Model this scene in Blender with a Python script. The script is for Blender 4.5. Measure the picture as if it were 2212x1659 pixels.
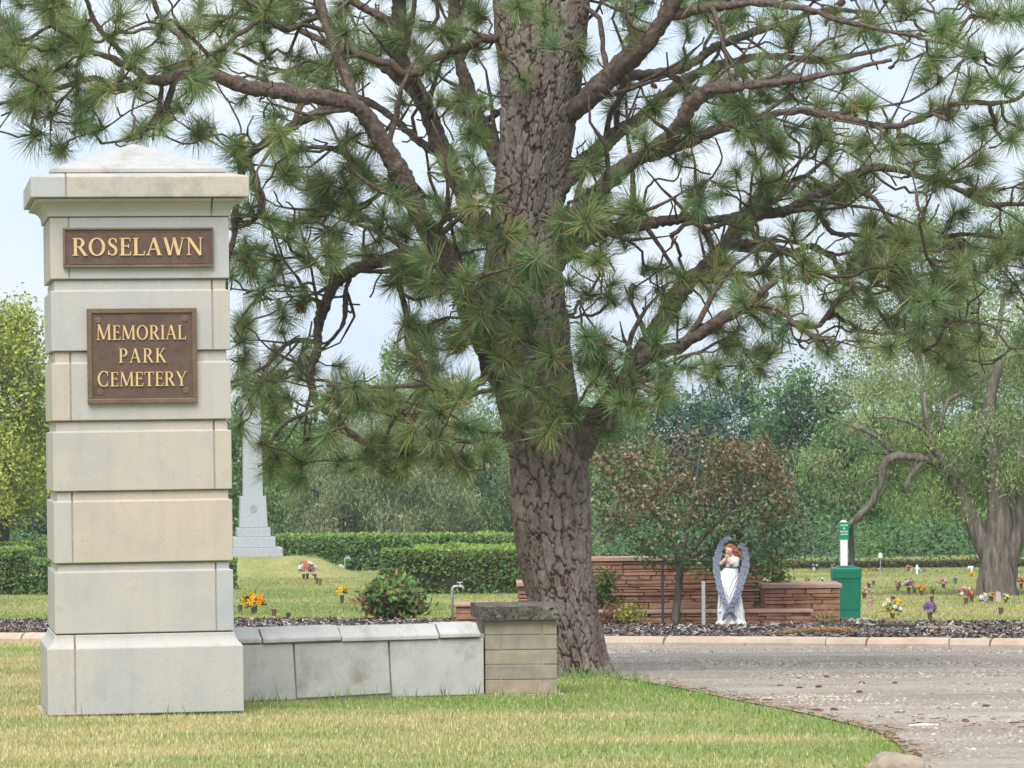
import bpy, bmesh, math, random
import numpy as np
from mathutils import Vector, Matrix, noise as mnoise

scene = bpy.context.scene
for _o in list(bpy.data.objects):
    bpy.data.objects.remove(_o)
COL = scene.collection
R = math.radians

# ------------------------------------------------------------------ camera
CAM_H = 1.45                    # eye above the ground under the camera
SLOPE = 0.02                    # the ground falls gently away from the camera
ROLL = 0.007
FQ = 8370.0                     # focal length in pixels of a 2212 px wide picture
CX, YH = 1106.0, 939.7          # principal column / eye level row at that size
cam_data = bpy.data.cameras.new('camera')
cam_data.sensor_width = 36.0
cam_data.lens = 36.0 * FQ / 2212.0
cam_data.shift_y = (YH - 829.5) / 2212.0
cam_data.clip_start = 0.5
cam_data.clip_end = 4000.0
cam = bpy.data.objects.new('camera', cam_data)
COL.objects.link(cam)
cam.matrix_world = Matrix.Translation((0, 0, CAM_H)) @ Matrix.Rotation(R(90), 4, 'X') @ Matrix.Rotation(-ROLL, 4, 'Z')
scene.camera = cam

# ------------------------------------------------------------------ world and sun (thin bright overcast)
SUN_EL, SUN_AZ = R(54), R(193)           # azimuth clockwise from +Y: behind the camera, a little to the left
world = bpy.data.worlds.new('World')
scene.world = world
world.use_nodes = True
wn, wl = world.node_tree.nodes, world.node_tree.links
wn.clear()
w_out = wn.new('ShaderNodeOutputWorld')
w_bg = wn.new('ShaderNodeBackground')
w_sky = wn.new('ShaderNodeTexSky')
w_sky.sky_type = 'NISHITA'
w_sky.sun_disc = False
w_sky.sun_elevation = SUN_EL
w_sky.sun_rotation = SUN_AZ
w_sky.dust_density = 3.0
w_tc = wn.new('ShaderNodeTexCoord')
w_map = wn.new('ShaderNodeMapping')
w_map.inputs['Scale'].default_value = (1.0, 1.0, 2.6)
w_noi = wn.new('ShaderNodeTexNoise')
w_noi.inputs['Scale'].default_value = 7.0
w_noi.inputs['Detail'].default_value = 6.0
w_ramp = wn.new('ShaderNodeValToRGB')
w_ramp.color_ramp.elements[0].position = 0.36
w_ramp.color_ramp.elements[0].color = (5.6, 6.6, 7.9, 1)
w_ramp.color_ramp.elements[1].position = 0.66
w_ramp.color_ramp.elements[1].color = (7.0, 7.45, 7.95, 1)
w_mix = wn.new('ShaderNodeMix')
w_mix.data_type = 'RGBA'
w_mix.inputs['Factor'].default_value = 0.93
wl.new(w_tc.outputs['Generated'], w_map.inputs['Vector'])
wl.new(w_map.outputs['Vector'], w_noi.inputs['Vector'])
wl.new(w_noi.outputs['Fac'], w_ramp.inputs['Fac'])
wl.new(w_sky.outputs['Color'], w_mix.inputs['A'])
wl.new(w_ramp.outputs['Color'], w_mix.inputs['B'])
wl.new(w_mix.outputs['Result'], w_bg.inputs['Color'])
w_bg.inputs['Strength'].default_value = 0.095
wl.new(w_bg.outputs['Background'], w_out.inputs['Surface'])

sun_d = bpy.data.lights.new('sun', 'SUN')
sun_d.energy = 2.9
sun_d.angle = R(42)
sun_d.color = (1.0, 0.975, 0.94)
sun = bpy.data.objects.new('sun', sun_d)
COL.objects.link(sun)
_sd = Vector((math.sin(SUN_AZ) * math.cos(SUN_EL), math.cos(SUN_AZ) * math.cos(SUN_EL), math.sin(SUN_EL)))
sun.rotation_euler = _sd.to_track_quat('Z', 'Y').to_euler()
sun.location = (-20, -30, 60)

scene.view_settings.view_transform = 'Standard'
scene.view_settings.look = 'None'
scene.view_settings.gamma = 1.0
scene.view_settings.exposure = 0.62
scene.view_settings.use_curve_mapping = False
scene.render.engine = 'CYCLES'
scene.cycles.max_bounces = 6
scene.cycles.transparent_max_bounces = 4
scene.cycles.use_denoising = True

# ------------------------------------------------------------------ helpers
rng = np.random.default_rng(7)
rnd = random.Random(11)
_c, _s = math.cos(ROLL), math.sin(ROLL)

def _ray(px, py):
    dx, du = px - CX, YH - py
    return (dx * _c + du * _s) / FQ, (-dx * _s + du * _c) / FQ

def P(px, py, Y):
    """world point seen at (px, py) of the 2212 px picture at depth Y"""
    a, b = _ray(px, py)
    return Vector((a * Y, Y, CAM_H + b * Y))

def gbase(x, y):
    y = np.asarray(y, float)
    return -SLOPE * np.minimum(y, 100.0) - 0.006 * np.clip(y - 100, 0, 60)

MOUND = (-5.95, 90.2, 1.15, 0.85, 2.5, 2.3, 0.47)     # cx, cy, inner rx, ry, outer rx, ry, height

def gz(x, y):
    x = np.asarray(x, float); y = np.asarray(y, float)
    z = gbase(x, y)
    cx, cy, a, b, A, B, h = MOUND
    dx, dy = np.abs(x - cx), np.abs(y - cy)
    d = np.sqrt((np.maximum(dx - a, 0) / (A - a)) ** 2 + (np.maximum(dy - b, 0) / (B - b)) ** 2)
    t = np.clip(1 - d, 0, 1)
    return z + h * t * t * (3 - 2 * t)

def G(px, py):
    """ground point seen at (px, py)"""
    a, b = _ray(px, py)
    Y = CAM_H / (-b - SLOPE)
    return Vector((a * Y, Y, float(gbase(0, Y))))

def at(px, Y):
    """ground point in column px at depth Y"""
    a, _ = _ray(px, 1300)
    x = a * Y
    return Vector((x, Y, float(gz(x, Y))))

def tag(o, label=None, cat=None, group=None, kind=None):
    if label: o['label'] = label
    if cat: o['category'] = cat
    if group: o['group'] = group
    if kind: o['kind'] = kind
    return o

def thing(name, label, cat, loc=(0, 0, 0), rotz=0.0, group=None):
    o = bpy.data.objects.new(name, None)
    o.empty_display_size = 0.2
    COL.objects.link(o)
    o.location = loc
    o.rotation_euler = (0, 0, rotz)
    return tag(o, label, cat, group)

def link(name, me, parent=None, loc=None, rot=None, scl=None):
    o = bpy.data.objects.new(name, me)
    COL.objects.link(o)
    if parent is not None: o.parent = parent
    if loc is not None: o.location = loc
    if rot is not None: o.rotation_euler = rot
    if scl is not None: o.scale = scl if hasattr(scl, '__len__') else (scl, scl, scl)
    return o

def mesh(name, V, F, m=None, smooth=False, col=None):
    me = bpy.data.meshes.new(name)
    V = np.asarray(V, np.float32).reshape(-1, 3)
    if isinstance(F, np.ndarray):
        n, k = F.shape
        me.vertices.add(len(V)); me.vertices.foreach_set('co', V.ravel())
        me.loops.add(n * k); me.loops.foreach_set('vertex_index', F.astype(np.int32).ravel())
        me.polygons.add(n)
        me.polygons.foreach_set('loop_start', np.arange(0, n * k, k, dtype=np.int32))
        me.update(calc_edges=True)
    else:
        me.from_pydata([tuple(map(float, v)) for v in V], [], [tuple(map(int, f)) for f in F])
    if col is not None:
        a = me.attributes.new('Col', 'FLOAT_COLOR', 'POINT')
        c = np.ones((len(V), 4), np.float32); c[:, :3] = col
        a.data.foreach_set('color', c.ravel())
    if smooth and len(me.polygons):
        me.polygons.foreach_set('use_smooth', np.ones(len(me.polygons), bool))
    if m is not None: me.materials.append(m)
    me.update()
    return me

def obj(name, V, F, m, parent=None, smooth=False, col=None, **kw):
    return link(name, mesh(name, V, F, m, smooth, col), parent, **kw)

class MB:
    """collects shapes into one mesh"""
    def __init__(s): s.V, s.F = [], []
    def add(s, V, F):
        b = len(s.V)
        s.V.extend([tuple(map(float, v)) for v in V])
        s.F.extend([tuple(int(i) + b for i in f) for f in F])
        return s
    def box(s, x0, x1, y0, y1, z0, z1, taper=0.0):
        t = taper
        V = [(x0, y0, z0), (x1, y0, z0), (x1, y1, z0), (x0, y1, z0),
             (x0 + t, y0 + t, z1), (x1 - t, y0 + t, z1), (x1 - t, y1 - t, z1), (x0 + t, y1 - t, z1)]
        return s.add(V, [(0, 3, 2, 1), (4, 5, 6, 7), (0, 1, 5, 4), (1, 2, 6, 5), (2, 3, 7, 6), (3, 0, 4, 7)])
    def rings(s, rings, cap=True):
        n = len(rings[0]); V = [p for r in rings for p in r]; F = []
        for i in range(len(rings) - 1):
            for j in range(n):
                k = (j + 1) % n
                F.append((i * n + j, i * n + k, (i + 1) * n + k, (i + 1) * n + j))
        if cap:
            F.append(tuple(range(n - 1, -1, -1)))
            F.append(tuple((len(rings) - 1) * n + j for j in range(n)))
        return s.add(V, F)
    def tube(s, pts, rad, n=6, cap=True):
        V, F = tube(pts, rad, n, cap)
        return s.add(V, F)
    def lathe(s, prof, n=16, c=(0, 0, 0)):
        rs = [[(c[0] + r * math.cos(2 * math.pi * j / n), c[1] + r * math.sin(2 * math.pi * j / n), c[2] + z) for j in range(n)] for r, z in prof]
        return s.rings(rs)
    def obj(s, name, m, parent=None, smooth=False, bevel=0.0, **kw):
        o = obj(name, s.V, s.F, m, parent, smooth, **kw)
        if bevel: bev(o, bevel)
        return o

def bev(o, w, seg=2):
    b = o.modifiers.new('bevel', 'BEVEL')
    b.width = w; b.segments = seg; b.limit_method = 'ANGLE'; b.angle_limit = R(35)
    return o

def tube(pts, rad, n=6, cap=True):
    pts = np.asarray(pts, float)
    k = len(pts)
    rad = np.broadcast_to(np.asarray(rad, float), (k,))
    T = np.gradient(pts, axis=0)
    T /= np.linalg.norm(T, axis=1, keepdims=True) + 1e-9
    ref = np.array([0.3, 0.2, 0.93]) if abs(T[0, 2]) < 0.9 else np.array([0.0, 1.0, 0.1])
    V = []
    u = np.cross(T[0], ref); u /= np.linalg.norm(u) + 1e-9
    for i in range(k):
        u = u - T[i] * np.dot(u, T[i]); u /= np.linalg.norm(u) + 1e-9
        w = np.cross(T[i], u)
        a = np.arange(n) * 2 * math.pi / n
        V.append(pts[i] + rad[i] * (np.cos(a)[:, None] * u + np.sin(a)[:, None] * w))
    V = np.concatenate(V)
    F = []
    for i in range(k - 1):
        for j in range(n):
            q = (j + 1) % n
            F.append((i * n + j, i * n + q, (i + 1) * n + q, (i + 1) * n + j))
    if cap:
        F.append(tuple(range(n - 1, -1, -1)))
        F.append(tuple((k - 1) * n + j for j in range(n)))
    return V, F

def crom(pts, step=0.1):
    """Catmull-Rom through pts, resampled about every step"""
    p = [np.asarray(q, float) for q in pts]
    p = [2 * p[0] - p[1]] + p + [2 * p[-1] - p[-2]]
    out = []
    for i in range(1, len(p) - 2):
        a, b, c, d = p[i - 1:i + 3]
        n = max(2, int(np.linalg.norm((c - b)[:3]) / step) + 1)
        for t in np.arange(n) / n:
            out.append(0.5 * (2 * b + (c - a) * t + (2 * a - 5 * b + 4 * c - d) * t * t + (3 * b - a - 3 * c + d) * t ** 3))
    out.append(p[-2])
    return np.array(out)

def in_poly(x, y, poly):
    x = np.asarray(x, float); y = np.asarray(y, float)
    c = np.zeros(x.shape, bool)
    n = len(poly)
    for i in range(n):
        x1, y1 = poly[i]; x2, y2 = poly[(i + 1) % n]
        if y1 == y2: continue
        c ^= ((y1 > y) != (y2 > y)) & (x < (x2 - x1) * (y - y1) / (y2 - y1) + x1)
    return c

def vnoise(x, y, scale, seed=0):
    """smooth value noise, vectorised, about 0..1"""
    g = np.random.default_rng(seed).random((256, 256))
    x = np.asarray(x, float) / scale + 1000.3; y = np.asarray(y, float) / scale + 1000.7
    xi, yi = np.floor(x).astype(int), np.floor(y).astype(int)
    fx, fy = x - xi, y - yi
    fx = fx * fx * (3 - 2 * fx); fy = fy * fy * (3 - 2 * fy)
    a, b = g[xi % 256, yi % 256], g[(xi + 1) % 256, yi % 256]
    c, d = g[xi % 256, (yi + 1) % 256], g[(xi + 1) % 256, (yi + 1) % 256]
    return (a * (1 - fx) + b * fx) * (1 - fy) + (c * (1 - fx) + d * fx) * fy

# ------------------------------------------------------------------ materials
def new_mat(name):
    m = bpy.data.materials.new(name)
    m.use_nodes = True
    nt = m.node_tree
    return m, nt, nt.nodes['Principled BSDF']

def ramp(nt, fac, stops):
    r = nt.nodes.new('ShaderNodeValToRGB')
    e = r.color_ramp.elements
    while len(e) < len(stops): e.new(0.5)
    for i, (p, c) in enumerate(stops):
        e[i].position = p; e[i].color = (c[0], c[1], c[2], 1)
    nt.links.new(fac, r.inputs['Fac'])
    return r.outputs['Color']

def noise_tex(nt, scale, detail=6, rough=0.6, coord='Object', stretch=None, dist=0.0):
    tc = nt.nodes.new('ShaderNodeTexCoord')
    n = nt.nodes.new('ShaderNodeTexNoise')
    n.inputs['Scale'].default_value = scale
    n.inputs['Detail'].default_value = detail
    n.inputs['Roughness'].default_value = rough
    n.inputs['Distortion'].default_value = dist
    v = tc.outputs[coord]
    if stretch:
        mp = nt.nodes.new('ShaderNodeMapping')
        mp.inputs['Scale'].default_value = stretch
        nt.links.new(v, mp.inputs['Vector']); v = mp.outputs['Vector']
    nt.links.new(v, n.inputs['Vector'])
    return n.outputs['Fac']

def mixc(nt, f, a, b, mode='MIX'):
    m = nt.nodes.new('ShaderNodeMix'); m.data_type = 'RGBA'; m.blend_type = mode
    for s, v in (('Factor', f), ('A', a), ('B', b)):
        if isinstance(v, (int, float)): m.inputs[s].default_value = v
        elif isinstance(v, tuple): m.inputs[s].default_value = (v[0], v[1], v[2], 1)
        else: nt.links.new(v, m.inputs[s])
    return m.outputs['Result']

def bump(nt, bsdf, h, strength=0.4, dist=0.01):
    b = nt.nodes.new('ShaderNodeBump')
    b.inputs['Strength'].default_value = strength
    b.inputs['Distance'].default_value = dist
    nt.links.new(h, b.inputs['Height'])
    nt.links.new(b.outputs['Normal'], bsdf.inputs['Normal'])

def obj_random(nt):
    return nt.nodes.new('ShaderNodeObjectInfo').outputs['Random']

def M(name, stops, scale=8, rough=0.85, bstr=0.3, bscale=60, bdist=0.006, detail=6, tint=None, stretch=None, spec=0.3, speck=None, metal=0.0, coord='Object'):
    """noise coloured material; tint = colours spread over objects; speck = (colour, scale, threshold)"""
    m, nt, b = new_mat(name)
    c = ramp(nt, noise_tex(nt, scale, detail, 0.62, coord, stretch), stops)
    if tint:
        c = mixc(nt, 1.0, c, ramp(nt, obj_random(nt), [(i / max(1, len(tint) - 1), t) for i, t in enumerate(tint)]), 'MULTIPLY')
    if speck:
        f = ramp(nt, noise_tex(nt, speck[1], 3, 0.6, coord), [(speck[2], (0, 0, 0)), (speck[2] + 0.06, (1, 1, 1))])
        c = mixc(nt, f, c, speck[0])
    nt.links.new(c, b.inputs['Base Color'])
    b.inputs['Roughness'].default_value = rough
    b.inputs['Specular IOR Level'].default_value = spec
    b.inputs['Metallic'].default_value = metal
    if bstr: bump(nt, b, noise_tex(nt, bscale, 5, 0.65, coord, stretch), bstr, bdist)
    return m

def leafm(name, trans=0.3, rough=0.55, spec=0.25, gain=(1, 1, 1), tint=None):
    """foliage: colour from the per-leaf attribute, part of the light passes through"""
    m, nt, b = new_mat(name)
    a = nt.nodes.new('ShaderNodeAttribute'); a.attribute_name = 'Col'
    c = mixc(nt, 1.0, a.outputs['Color'], gain, 'MULTIPLY')
    if tint:
        c = mixc(nt, 1.0, c, ramp(nt, obj_random(nt), [(i / max(1, len(tint) - 1), t) for i, t in enumerate(tint)]), 'MULTIPLY')
    nt.links.new(c, b.inputs['Base Color'])
    b.inputs['Roughness'].default_value = rough
    b.inputs['Specular IOR Level'].default_value = spec
    if trans:
        t = nt.nodes.new('ShaderNodeBsdfTranslucent')
        nt.links.new(c, t.inputs['Color'])
        mx = nt.nodes.new('ShaderNodeMixShader'); mx.inputs['Fac'].default_value = trans
        nt.links.new(b.outputs['BSDF'], mx.inputs[1]); nt.links.new(t.outputs['BSDF'], mx.inputs[2])
        nt.links.new(mx.outputs['Shader'], nt.nodes['Material Output'].inputs['Surface'])
    return m

MAT = {}
def limestone(name='limestone', d0=0.585, d1=0.72, ds=0.55):
    m, nt, b = new_mat(name)
    base = ramp(nt, noise_tex(nt, 2.2, 7, 0.6), [(0.30, (0.385, 0.38, 0.375)), (0.52, (0.44, 0.42, 0.39)), (0.72, (0.475, 0.435, 0.385))])
    base = mixc(nt, 1.0, base, ramp(nt, obj_random(nt), [(0, (0.94, 1.0, 1.06)), (0.45, (0.99, 1.0, 1.02)), (0.7, (1.03, 0.99, 0.95)), (1, (1.10, 0.99, 0.87))]), 'MULTIPLY')
    streak = ramp(nt, noise_tex(nt, 3.0, 5, 0.6, 'Object', (4, 4, 0.5)), [(0.48, (1, 1, 1)), (0.75, (0.86, 0.86, 0.86))])
    base = mixc(nt, 0.55, base, streak, 'MULTIPLY')
    fine = ramp(nt, noise_tex(nt, 110, 4, 0.8), [(0.3, (0.86, 0.86, 0.86)), (0.7, (1.13, 1.13, 1.13))])
    base = mixc(nt, 1.0, base, fine, 'MULTIPLY')
    dirt = ramp(nt, noise_tex(nt, 4.5, 8, 0.72), [(d0, (0, 0, 0)), (d1, (1, 1, 1))])
    base = mixc(nt, mixc(nt, 1.0, dirt, (ds, ds, ds), 'MULTIPLY'), base, (0.30, 0.285, 0.25))
    pits = ramp(nt, noise_tex(nt, 75, 3, 0.6), [(0.66, (0, 0, 0)), (0.72, (1, 1, 1))])
    base = mixc(nt, mixc(nt, 1.0, pits, (0.45, 0.45, 0.45), 'MULTIPLY'), base, (0.25, 0.24, 0.22))
    nt.links.new(base, b.inputs['Base Color'])
    b.inputs['Roughness'].default_value = 0.88
    b.inputs['Specular IOR Level'].default_value = 0.25
    bump(nt, b, noise_tex(nt, 45, 7, 0.7), 0.35, 0.006)
    return m
MAT['limestone'] = limestone()
MAT['limestone_grimy'] = limestone('limestone_grimy', 0.50, 0.64, 0.7)

def wall_stone():
    m, nt, b = new_mat('weathered_limestone')
    base = ramp(nt, noise_tex(nt, 2.6, 7, 0.65), [(0.28, (0.40, 0.395, 0.38)), (0.55, (0.49, 0.48, 0.455)), (0.75, (0.54, 0.52, 0.48))])
    st = ramp(nt, noise_tex(nt, 2.3, 8, 0.75, 'Object', (1.5, 1, 1)), [(0.50, (0, 0, 0)), (0.70, (1, 1, 1))])
    base = mixc(nt, mixc(nt, 1.0, st, (0.55, 0.55, 0.55), 'MULTIPLY'), base, (0.17, 0.165, 0.155))
    rs = ramp(nt, noise_tex(nt, 1.7, 4, 0.6), [(0.66, (0, 0, 0)), (0.74, (1, 1, 1))])
    base = mixc(nt, mixc(nt, 1.0, rs, (0.5, 0.5, 0.5), 'MULTIPLY'), base, (0.22, 0.15, 0.09))
    sp = ramp(nt, noise_tex(nt, 60, 3, 0.6), [(0.64, (0, 0, 0)), (0.70, (1, 1, 1))])
    base = mixc(nt, mixc(nt, 1.0, sp, (0.5, 0.5, 0.5), 'MULTIPLY'), base, (0.14, 0.14, 0.13))
    nt.links.new(base, b.inputs['Base Color'])
    b.inputs['Roughness'].default_value = 0.9
    bump(nt, b, noise_tex(nt, 40, 7, 0.7), 0.4, 0.008)
    return m
MAT['wall_stone'] = wall_stone()
MAT['mortar'] = M('mortar', [(0.3, (0.27, 0.235, 0.20)), (0.7, (0.40, 0.355, 0.30))], 20, 0.95, 0.5, 90)
MAT['brick_mortar'] = M('brick_mortar', [(0.3, (0.36, 0.335, 0.27)), (0.7, (0.48, 0.445, 0.36))], 20, 0.95, 0.5, 90)
MAT['pier_brick'] = M('pier_brick', [(0.3, (0.235, 0.205, 0.165)), (0.55, (0.32, 0.28, 0.22)), (0.75, (0.38, 0.335, 0.26))], 7, 0.95, 0.6, 70, 0.008,
                      tint=[(0.9, 0.92, 0.95), (1, 1, 1), (1.06, 1.0, 0.92)], speck=((0.16, 0.15, 0.13), 55, 0.62))
MAT['pier_cap'] = M('pier_cap', [(0.3, (0.055, 0.048, 0.04)), (0.5, (0.125, 0.108, 0.088)), (0.72, (0.24, 0.21, 0.175))], 12, 0.96, 0.9, 55, 0.012, speck=((0.03, 0.028, 0.026), 45, 0.55))
MAT['concrete'] = M('concrete', [(0.3, (0.36, 0.34, 0.30)), (0.7, (0.48, 0.45, 0.40))], 8, 0.92, 0.4, 60)
MAT['kerb'] = M('kerb_concrete', [(0.3, (0.42, 0.33, 0.25)), (0.55, (0.52, 0.42, 0.32)), (0.75, (0.58, 0.48, 0.38))], 3.5, 0.92, 0.5, 50, tint=[(0.93, 0.94, 0.96), (1.04, 1, 0.97)], speck=((0.25, 0.2, 0.16), 40, 0.68))
MAT['bronze'] = M('bronze', [(0.3, (0.085, 0.050, 0.036)), (0.7, (0.135, 0.085, 0.064))], 12, 0.55, 0.6, 170, 0.003, spec=0.5, metal=0.25)
MAT['bronze_rim'] = M('bronze_rim', [(0.3, (0.12, 0.08, 0.05)), (0.7, (0.19, 0.13, 0.085))], 10, 0.5, 0.3, 90, 0.003, spec=0.5, metal=0.35)
MAT['gold'] = M('gold_letter', [(0.3, (0.55, 0.37, 0.16)), (0.7, (0.72, 0.53, 0.27))], 14, 0.5, 0.2, 90, 0.002, spec=0.5, metal=0.15)
MAT['granite'] = M('grey_granite', [(0.35, (0.33, 0.35, 0.375)), (0.65, (0.42, 0.44, 0.465))], 30, 0.75, 0.2, 120, 0.003, speck=((0.22, 0.23, 0.25), 60, 0.64))
MAT['granite_dark'] = M('carved_granite', [(0.35, (0.22, 0.23, 0.24)), (0.65, (0.36, 0.37, 0.38))], 30, 0.85, 0.3, 120)
MAT['sandstone'] = M('red_sandstone', [(0.28, (0.21, 0.115, 0.075)), (0.5, (0.33, 0.185, 0.12)), (0.75, (0.43, 0.27, 0.19))], 6, 0.92, 0.6, 45, 0.01,
                     tint=[(0.72, 0.72, 0.78), (1.0, 0.95, 0.92), (1.15, 1.08, 0.98), (0.85, 0.78, 0.74), (1.05, 0.92, 0.82)])
MAT['sandstone_cap'] = M('sandstone_cap', [(0.3, (0.30, 0.19, 0.145)), (0.7, (0.43, 0.29, 0.225))], 5, 0.92, 0.4, 45, 0.008)
MAT['sandstone_joint'] = M('sandstone_joint', [(0.3, (0.10, 0.065, 0.05)), (0.7, (0.17, 0.11, 0.085))], 12, 0.97, 0.5, 45)
MAT['green_paint'] = M('green_bin', [(0.3, (0.0, 0.125, 0.07)), (0.7, (0.004, 0.16, 0.092))], 6, 0.45, 0.15, 120, 0.002, spec=0.4)
MAT['sign_green'] = M('sign_green', [(0.3, (0.0, 0.22, 0.085)), (0.7, (0.0, 0.27, 0.11))], 6, 0.4, 0, spec=0.4)
MAT['white_paint'] = M('white_paint', [(0.3, (0.76, 0.77, 0.79)), (0.7, (0.84, 0.84, 0.85))], 8, 0.5, 0.1, 90)
MAT['galv'] = M('galvanised_steel', [(0.3, (0.33, 0.34, 0.34)), (0.7, (0.50, 0.51, 0.51))], 30, 0.5, 0.2, 90, spec=0.5, metal=0.4)
MAT['black_metal'] = M('black_metal', [(0.3, (0.02, 0.02, 0.022)), (0.7, (0.045, 0.045, 0.045))], 20, 0.6, 0.2, 90)
MAT['vase'] = M('vase_bronze', [(0.3, (0.10, 0.062, 0.04)), (0.7, (0.21, 0.135, 0.09))], 25, 0.6, 0.3, 90, tint=[(0.7, 0.75, 0.8), (1, 1, 1), (1.5, 1.35, 1.2)], metal=0.2)
MAT['vase_green'] = M('vase_green', [(0.3, (0.05, 0.12, 0.09)), (0.7, (0.08, 0.17, 0.12))], 25, 0.6, 0.2, 90)
MAT['vase_pink'] = M('vase_pink', [(0.3, (0.42, 0.24, 0.22)), (0.7, (0.52, 0.32, 0.29))], 25, 0.6, 0.2, 90)
MAT['cone'] = M('pine_cone', [(0.3, (0.09, 0.045, 0.025)), (0.7, (0.21, 0.115, 0.065))], 60, 0.9, 0.3, 90)
MAT['rock'] = M('tan_rock', [(0.3, (0.25, 0.195, 0.15)), (0.55, (0.34, 0.275, 0.215)), (0.75, (0.42, 0.345, 0.275))], 9, 0.92, 0.6, 30, 0.015)
MAT['rock_white'] = M('white_rock', [(0.3, (0.55, 0.54, 0.50)), (0.7, (0.7, 0.69, 0.65))], 20, 0.9, 0.3, 60)
MAT['leaf'] = leafm('foliage')
MAT['needle'] = leafm('pine_needles', 0.35, 0.5, 0.35, tint=[(0.82, 0.92, 0.95), (1, 1, 1), (1.22, 1.1, 0.85), (0.92, 1.02, 0.95)])
MAT['grass'] = leafm('grass_blades', 0.25, 0.7, 0.15)
MAT['chip'] = leafm('mulch_chips', 0.0, 0.9, 0.2)
MAT['pebble'] = leafm('gravel_stones', 0.0, 0.9, 0.2)
MAT['twig'] = M('dry_twig', [(0.3, (0.20, 0.155, 0.12)), (0.7, (0.32, 0.26, 0.20))], 30, 0.95, 0.3, 60)

def bark(name, stops, sc, stretch, bs=0.7, red=None, coord='Object', furrow=None):
    m, nt, b = new_mat(name)
    c = ramp(nt, noise_tex(nt, sc, 8, 0.68, coord, stretch), stops)
    if red:
        f = ramp(nt, noise_tex(nt, red[1], 4, 0.6, coord, stretch), [(0.60, (0, 0, 0)), (0.72, (1, 1, 1))])
        c = mixc(nt, mixc(nt, 1.0, f, (0.75, 0.75, 0.75), 'MULTIPLY'), c, red[0])
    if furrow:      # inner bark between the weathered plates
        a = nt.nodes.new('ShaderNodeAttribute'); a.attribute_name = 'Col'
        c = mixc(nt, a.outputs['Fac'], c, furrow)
    nt.links.new(c, b.inputs['Base Color'])
    b.inputs['Roughness'].default_value = 0.95
    b.inputs['Specular IOR Level'].default_value = 0.15
    bump(nt, b, noise_tex(nt, sc * 3, 6, 0.7, coord, stretch), bs, 0.02)
    return m
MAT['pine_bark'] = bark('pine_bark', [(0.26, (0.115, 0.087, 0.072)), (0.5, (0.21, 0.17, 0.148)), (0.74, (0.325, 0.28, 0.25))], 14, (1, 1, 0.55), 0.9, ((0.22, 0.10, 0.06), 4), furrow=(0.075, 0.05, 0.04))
MAT['limb_bark'] = bark('pine_limb_bark', [(0.26, (0.05, 0.035, 0.028)), (0.5, (0.135, 0.10, 0.082)), (0.74, (0.27, 0.22, 0.185))], 26, (1, 1, 1), 1.0, ((0.15, 0.075, 0.045), 7))
MAT['twig_bark'] = bark('pine_twig_bark', [(0.26, (0.05, 0.034, 0.026)), (0.74, (0.15, 0.11, 0.085))], 30, (1, 1, 1), 0.5)
MAT['grey_bark'] = bark('grey_bark', [(0.30, (0.05, 0.042, 0.035)), (0.5, (0.14, 0.118, 0.10)), (0.70, (0.27, 0.235, 0.205))], 14, (1, 1, 0.16), 1.0)
MAT['pale_bark'] = bark('pale_bark', [(0.26, (0.22, 0.20, 0.18)), (0.74, (0.42, 0.40, 0.37))], 8, (1, 1, 0.3), 0.5)
MAT['dark_bark'] = bark('dark_bark', [(0.26, (0.035, 0.029, 0.025)), (0.74, (0.10, 0.08, 0.066))], 10, (1, 1, 0.3), 0.7)

MAT['hedge_core'] = M('hedge_core', [(0.3, (0.02, 0.028, 0.012)), (0.7, (0.05, 0.06, 0.025))], 9, 0.95, 0.8, 30, 0.03)
# ================================================================== THE SETTING
def kerb_y(x): return 42.45 - 0.40 * np.asarray(x, float)

EDGE_Q = [(1322, 1464), (1438, 1483), (1515, 1498), (1592, 1515), (1694, 1534), (1771, 1550), (1848, 1570), (1899, 1585), (1938, 1608), (1958, 1632), (1968, 1668), (1974, 1730), (1976, 1800)]
EDGE = [(G(*q).x, G(*q).y) for q in EDGE_Q]
BEHIND = [(-4.6, float(kerb_y(-4.6))), (-3.2, 40.5), (-1.4, 37.6), (0.35, 35.9)]
LAWN_POLY = BEHIND + EDGE + [(EDGE[-1][0], 12.0), (-11, 12.0), (-11, float(kerb_y(-11)))]

def grid_sheet(name, xs, ys, zf, m, kind='structure'):
    X, Y = np.meshgrid(xs, ys)
    Z = zf(X, Y)
    V = np.stack([X, Y, Z], -1).reshape(-1, 3)
    nx, ny = len(xs), len(ys)
    i = np.arange((ny - 1) * nx).reshape(ny - 1, nx)[:, :-1].ravel()
    F = np.stack([i, i + 1, i + nx + 1, i + nx], 1)
    return tag(obj(name, V, F, m, smooth=True), kind=kind)

def lawn_mat():
    m, nt, b = new_mat('lawn_turf')
    c1 = ramp(nt, noise_tex(nt, 0.55, 6, 0.6), [(0.30, (0.165, 0.215, 0.06)), (0.50, (0.26, 0.27, 0.10)), (0.68, (0.38, 0.335, 0.16))])
    c2 = ramp(nt, noise_tex(nt, 9, 8, 0.75), [(0.3, (0.72, 0.74, 0.7)), (0.7, (1.18, 1.15, 1.1))])
    nt.links.new(mixc(nt, 1.0, c1, c2, 'MULTIPLY'), b.inputs['Base Color'])
    b.inputs['Roughness'].default_value = 0.95
    b.inputs['Specular IOR Level'].default_value = 0.1
    bump(nt, b, noise_tex(nt, 25, 5, 0.7), 0.6, 0.03)
    return m
MAT['lawn'] = lawn_mat()
_xs = np.concatenate([[-400, -200, -100, -50, -30], np.arange(-20, 20.1, 0.5), [30, 50, 100, 200, 400]])
_ys = np.concatenate([[-60, -20, 0, 8], np.arange(12, 110.1, 0.5), [120, 140, 170, 220, 300, 500, 900]])
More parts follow.
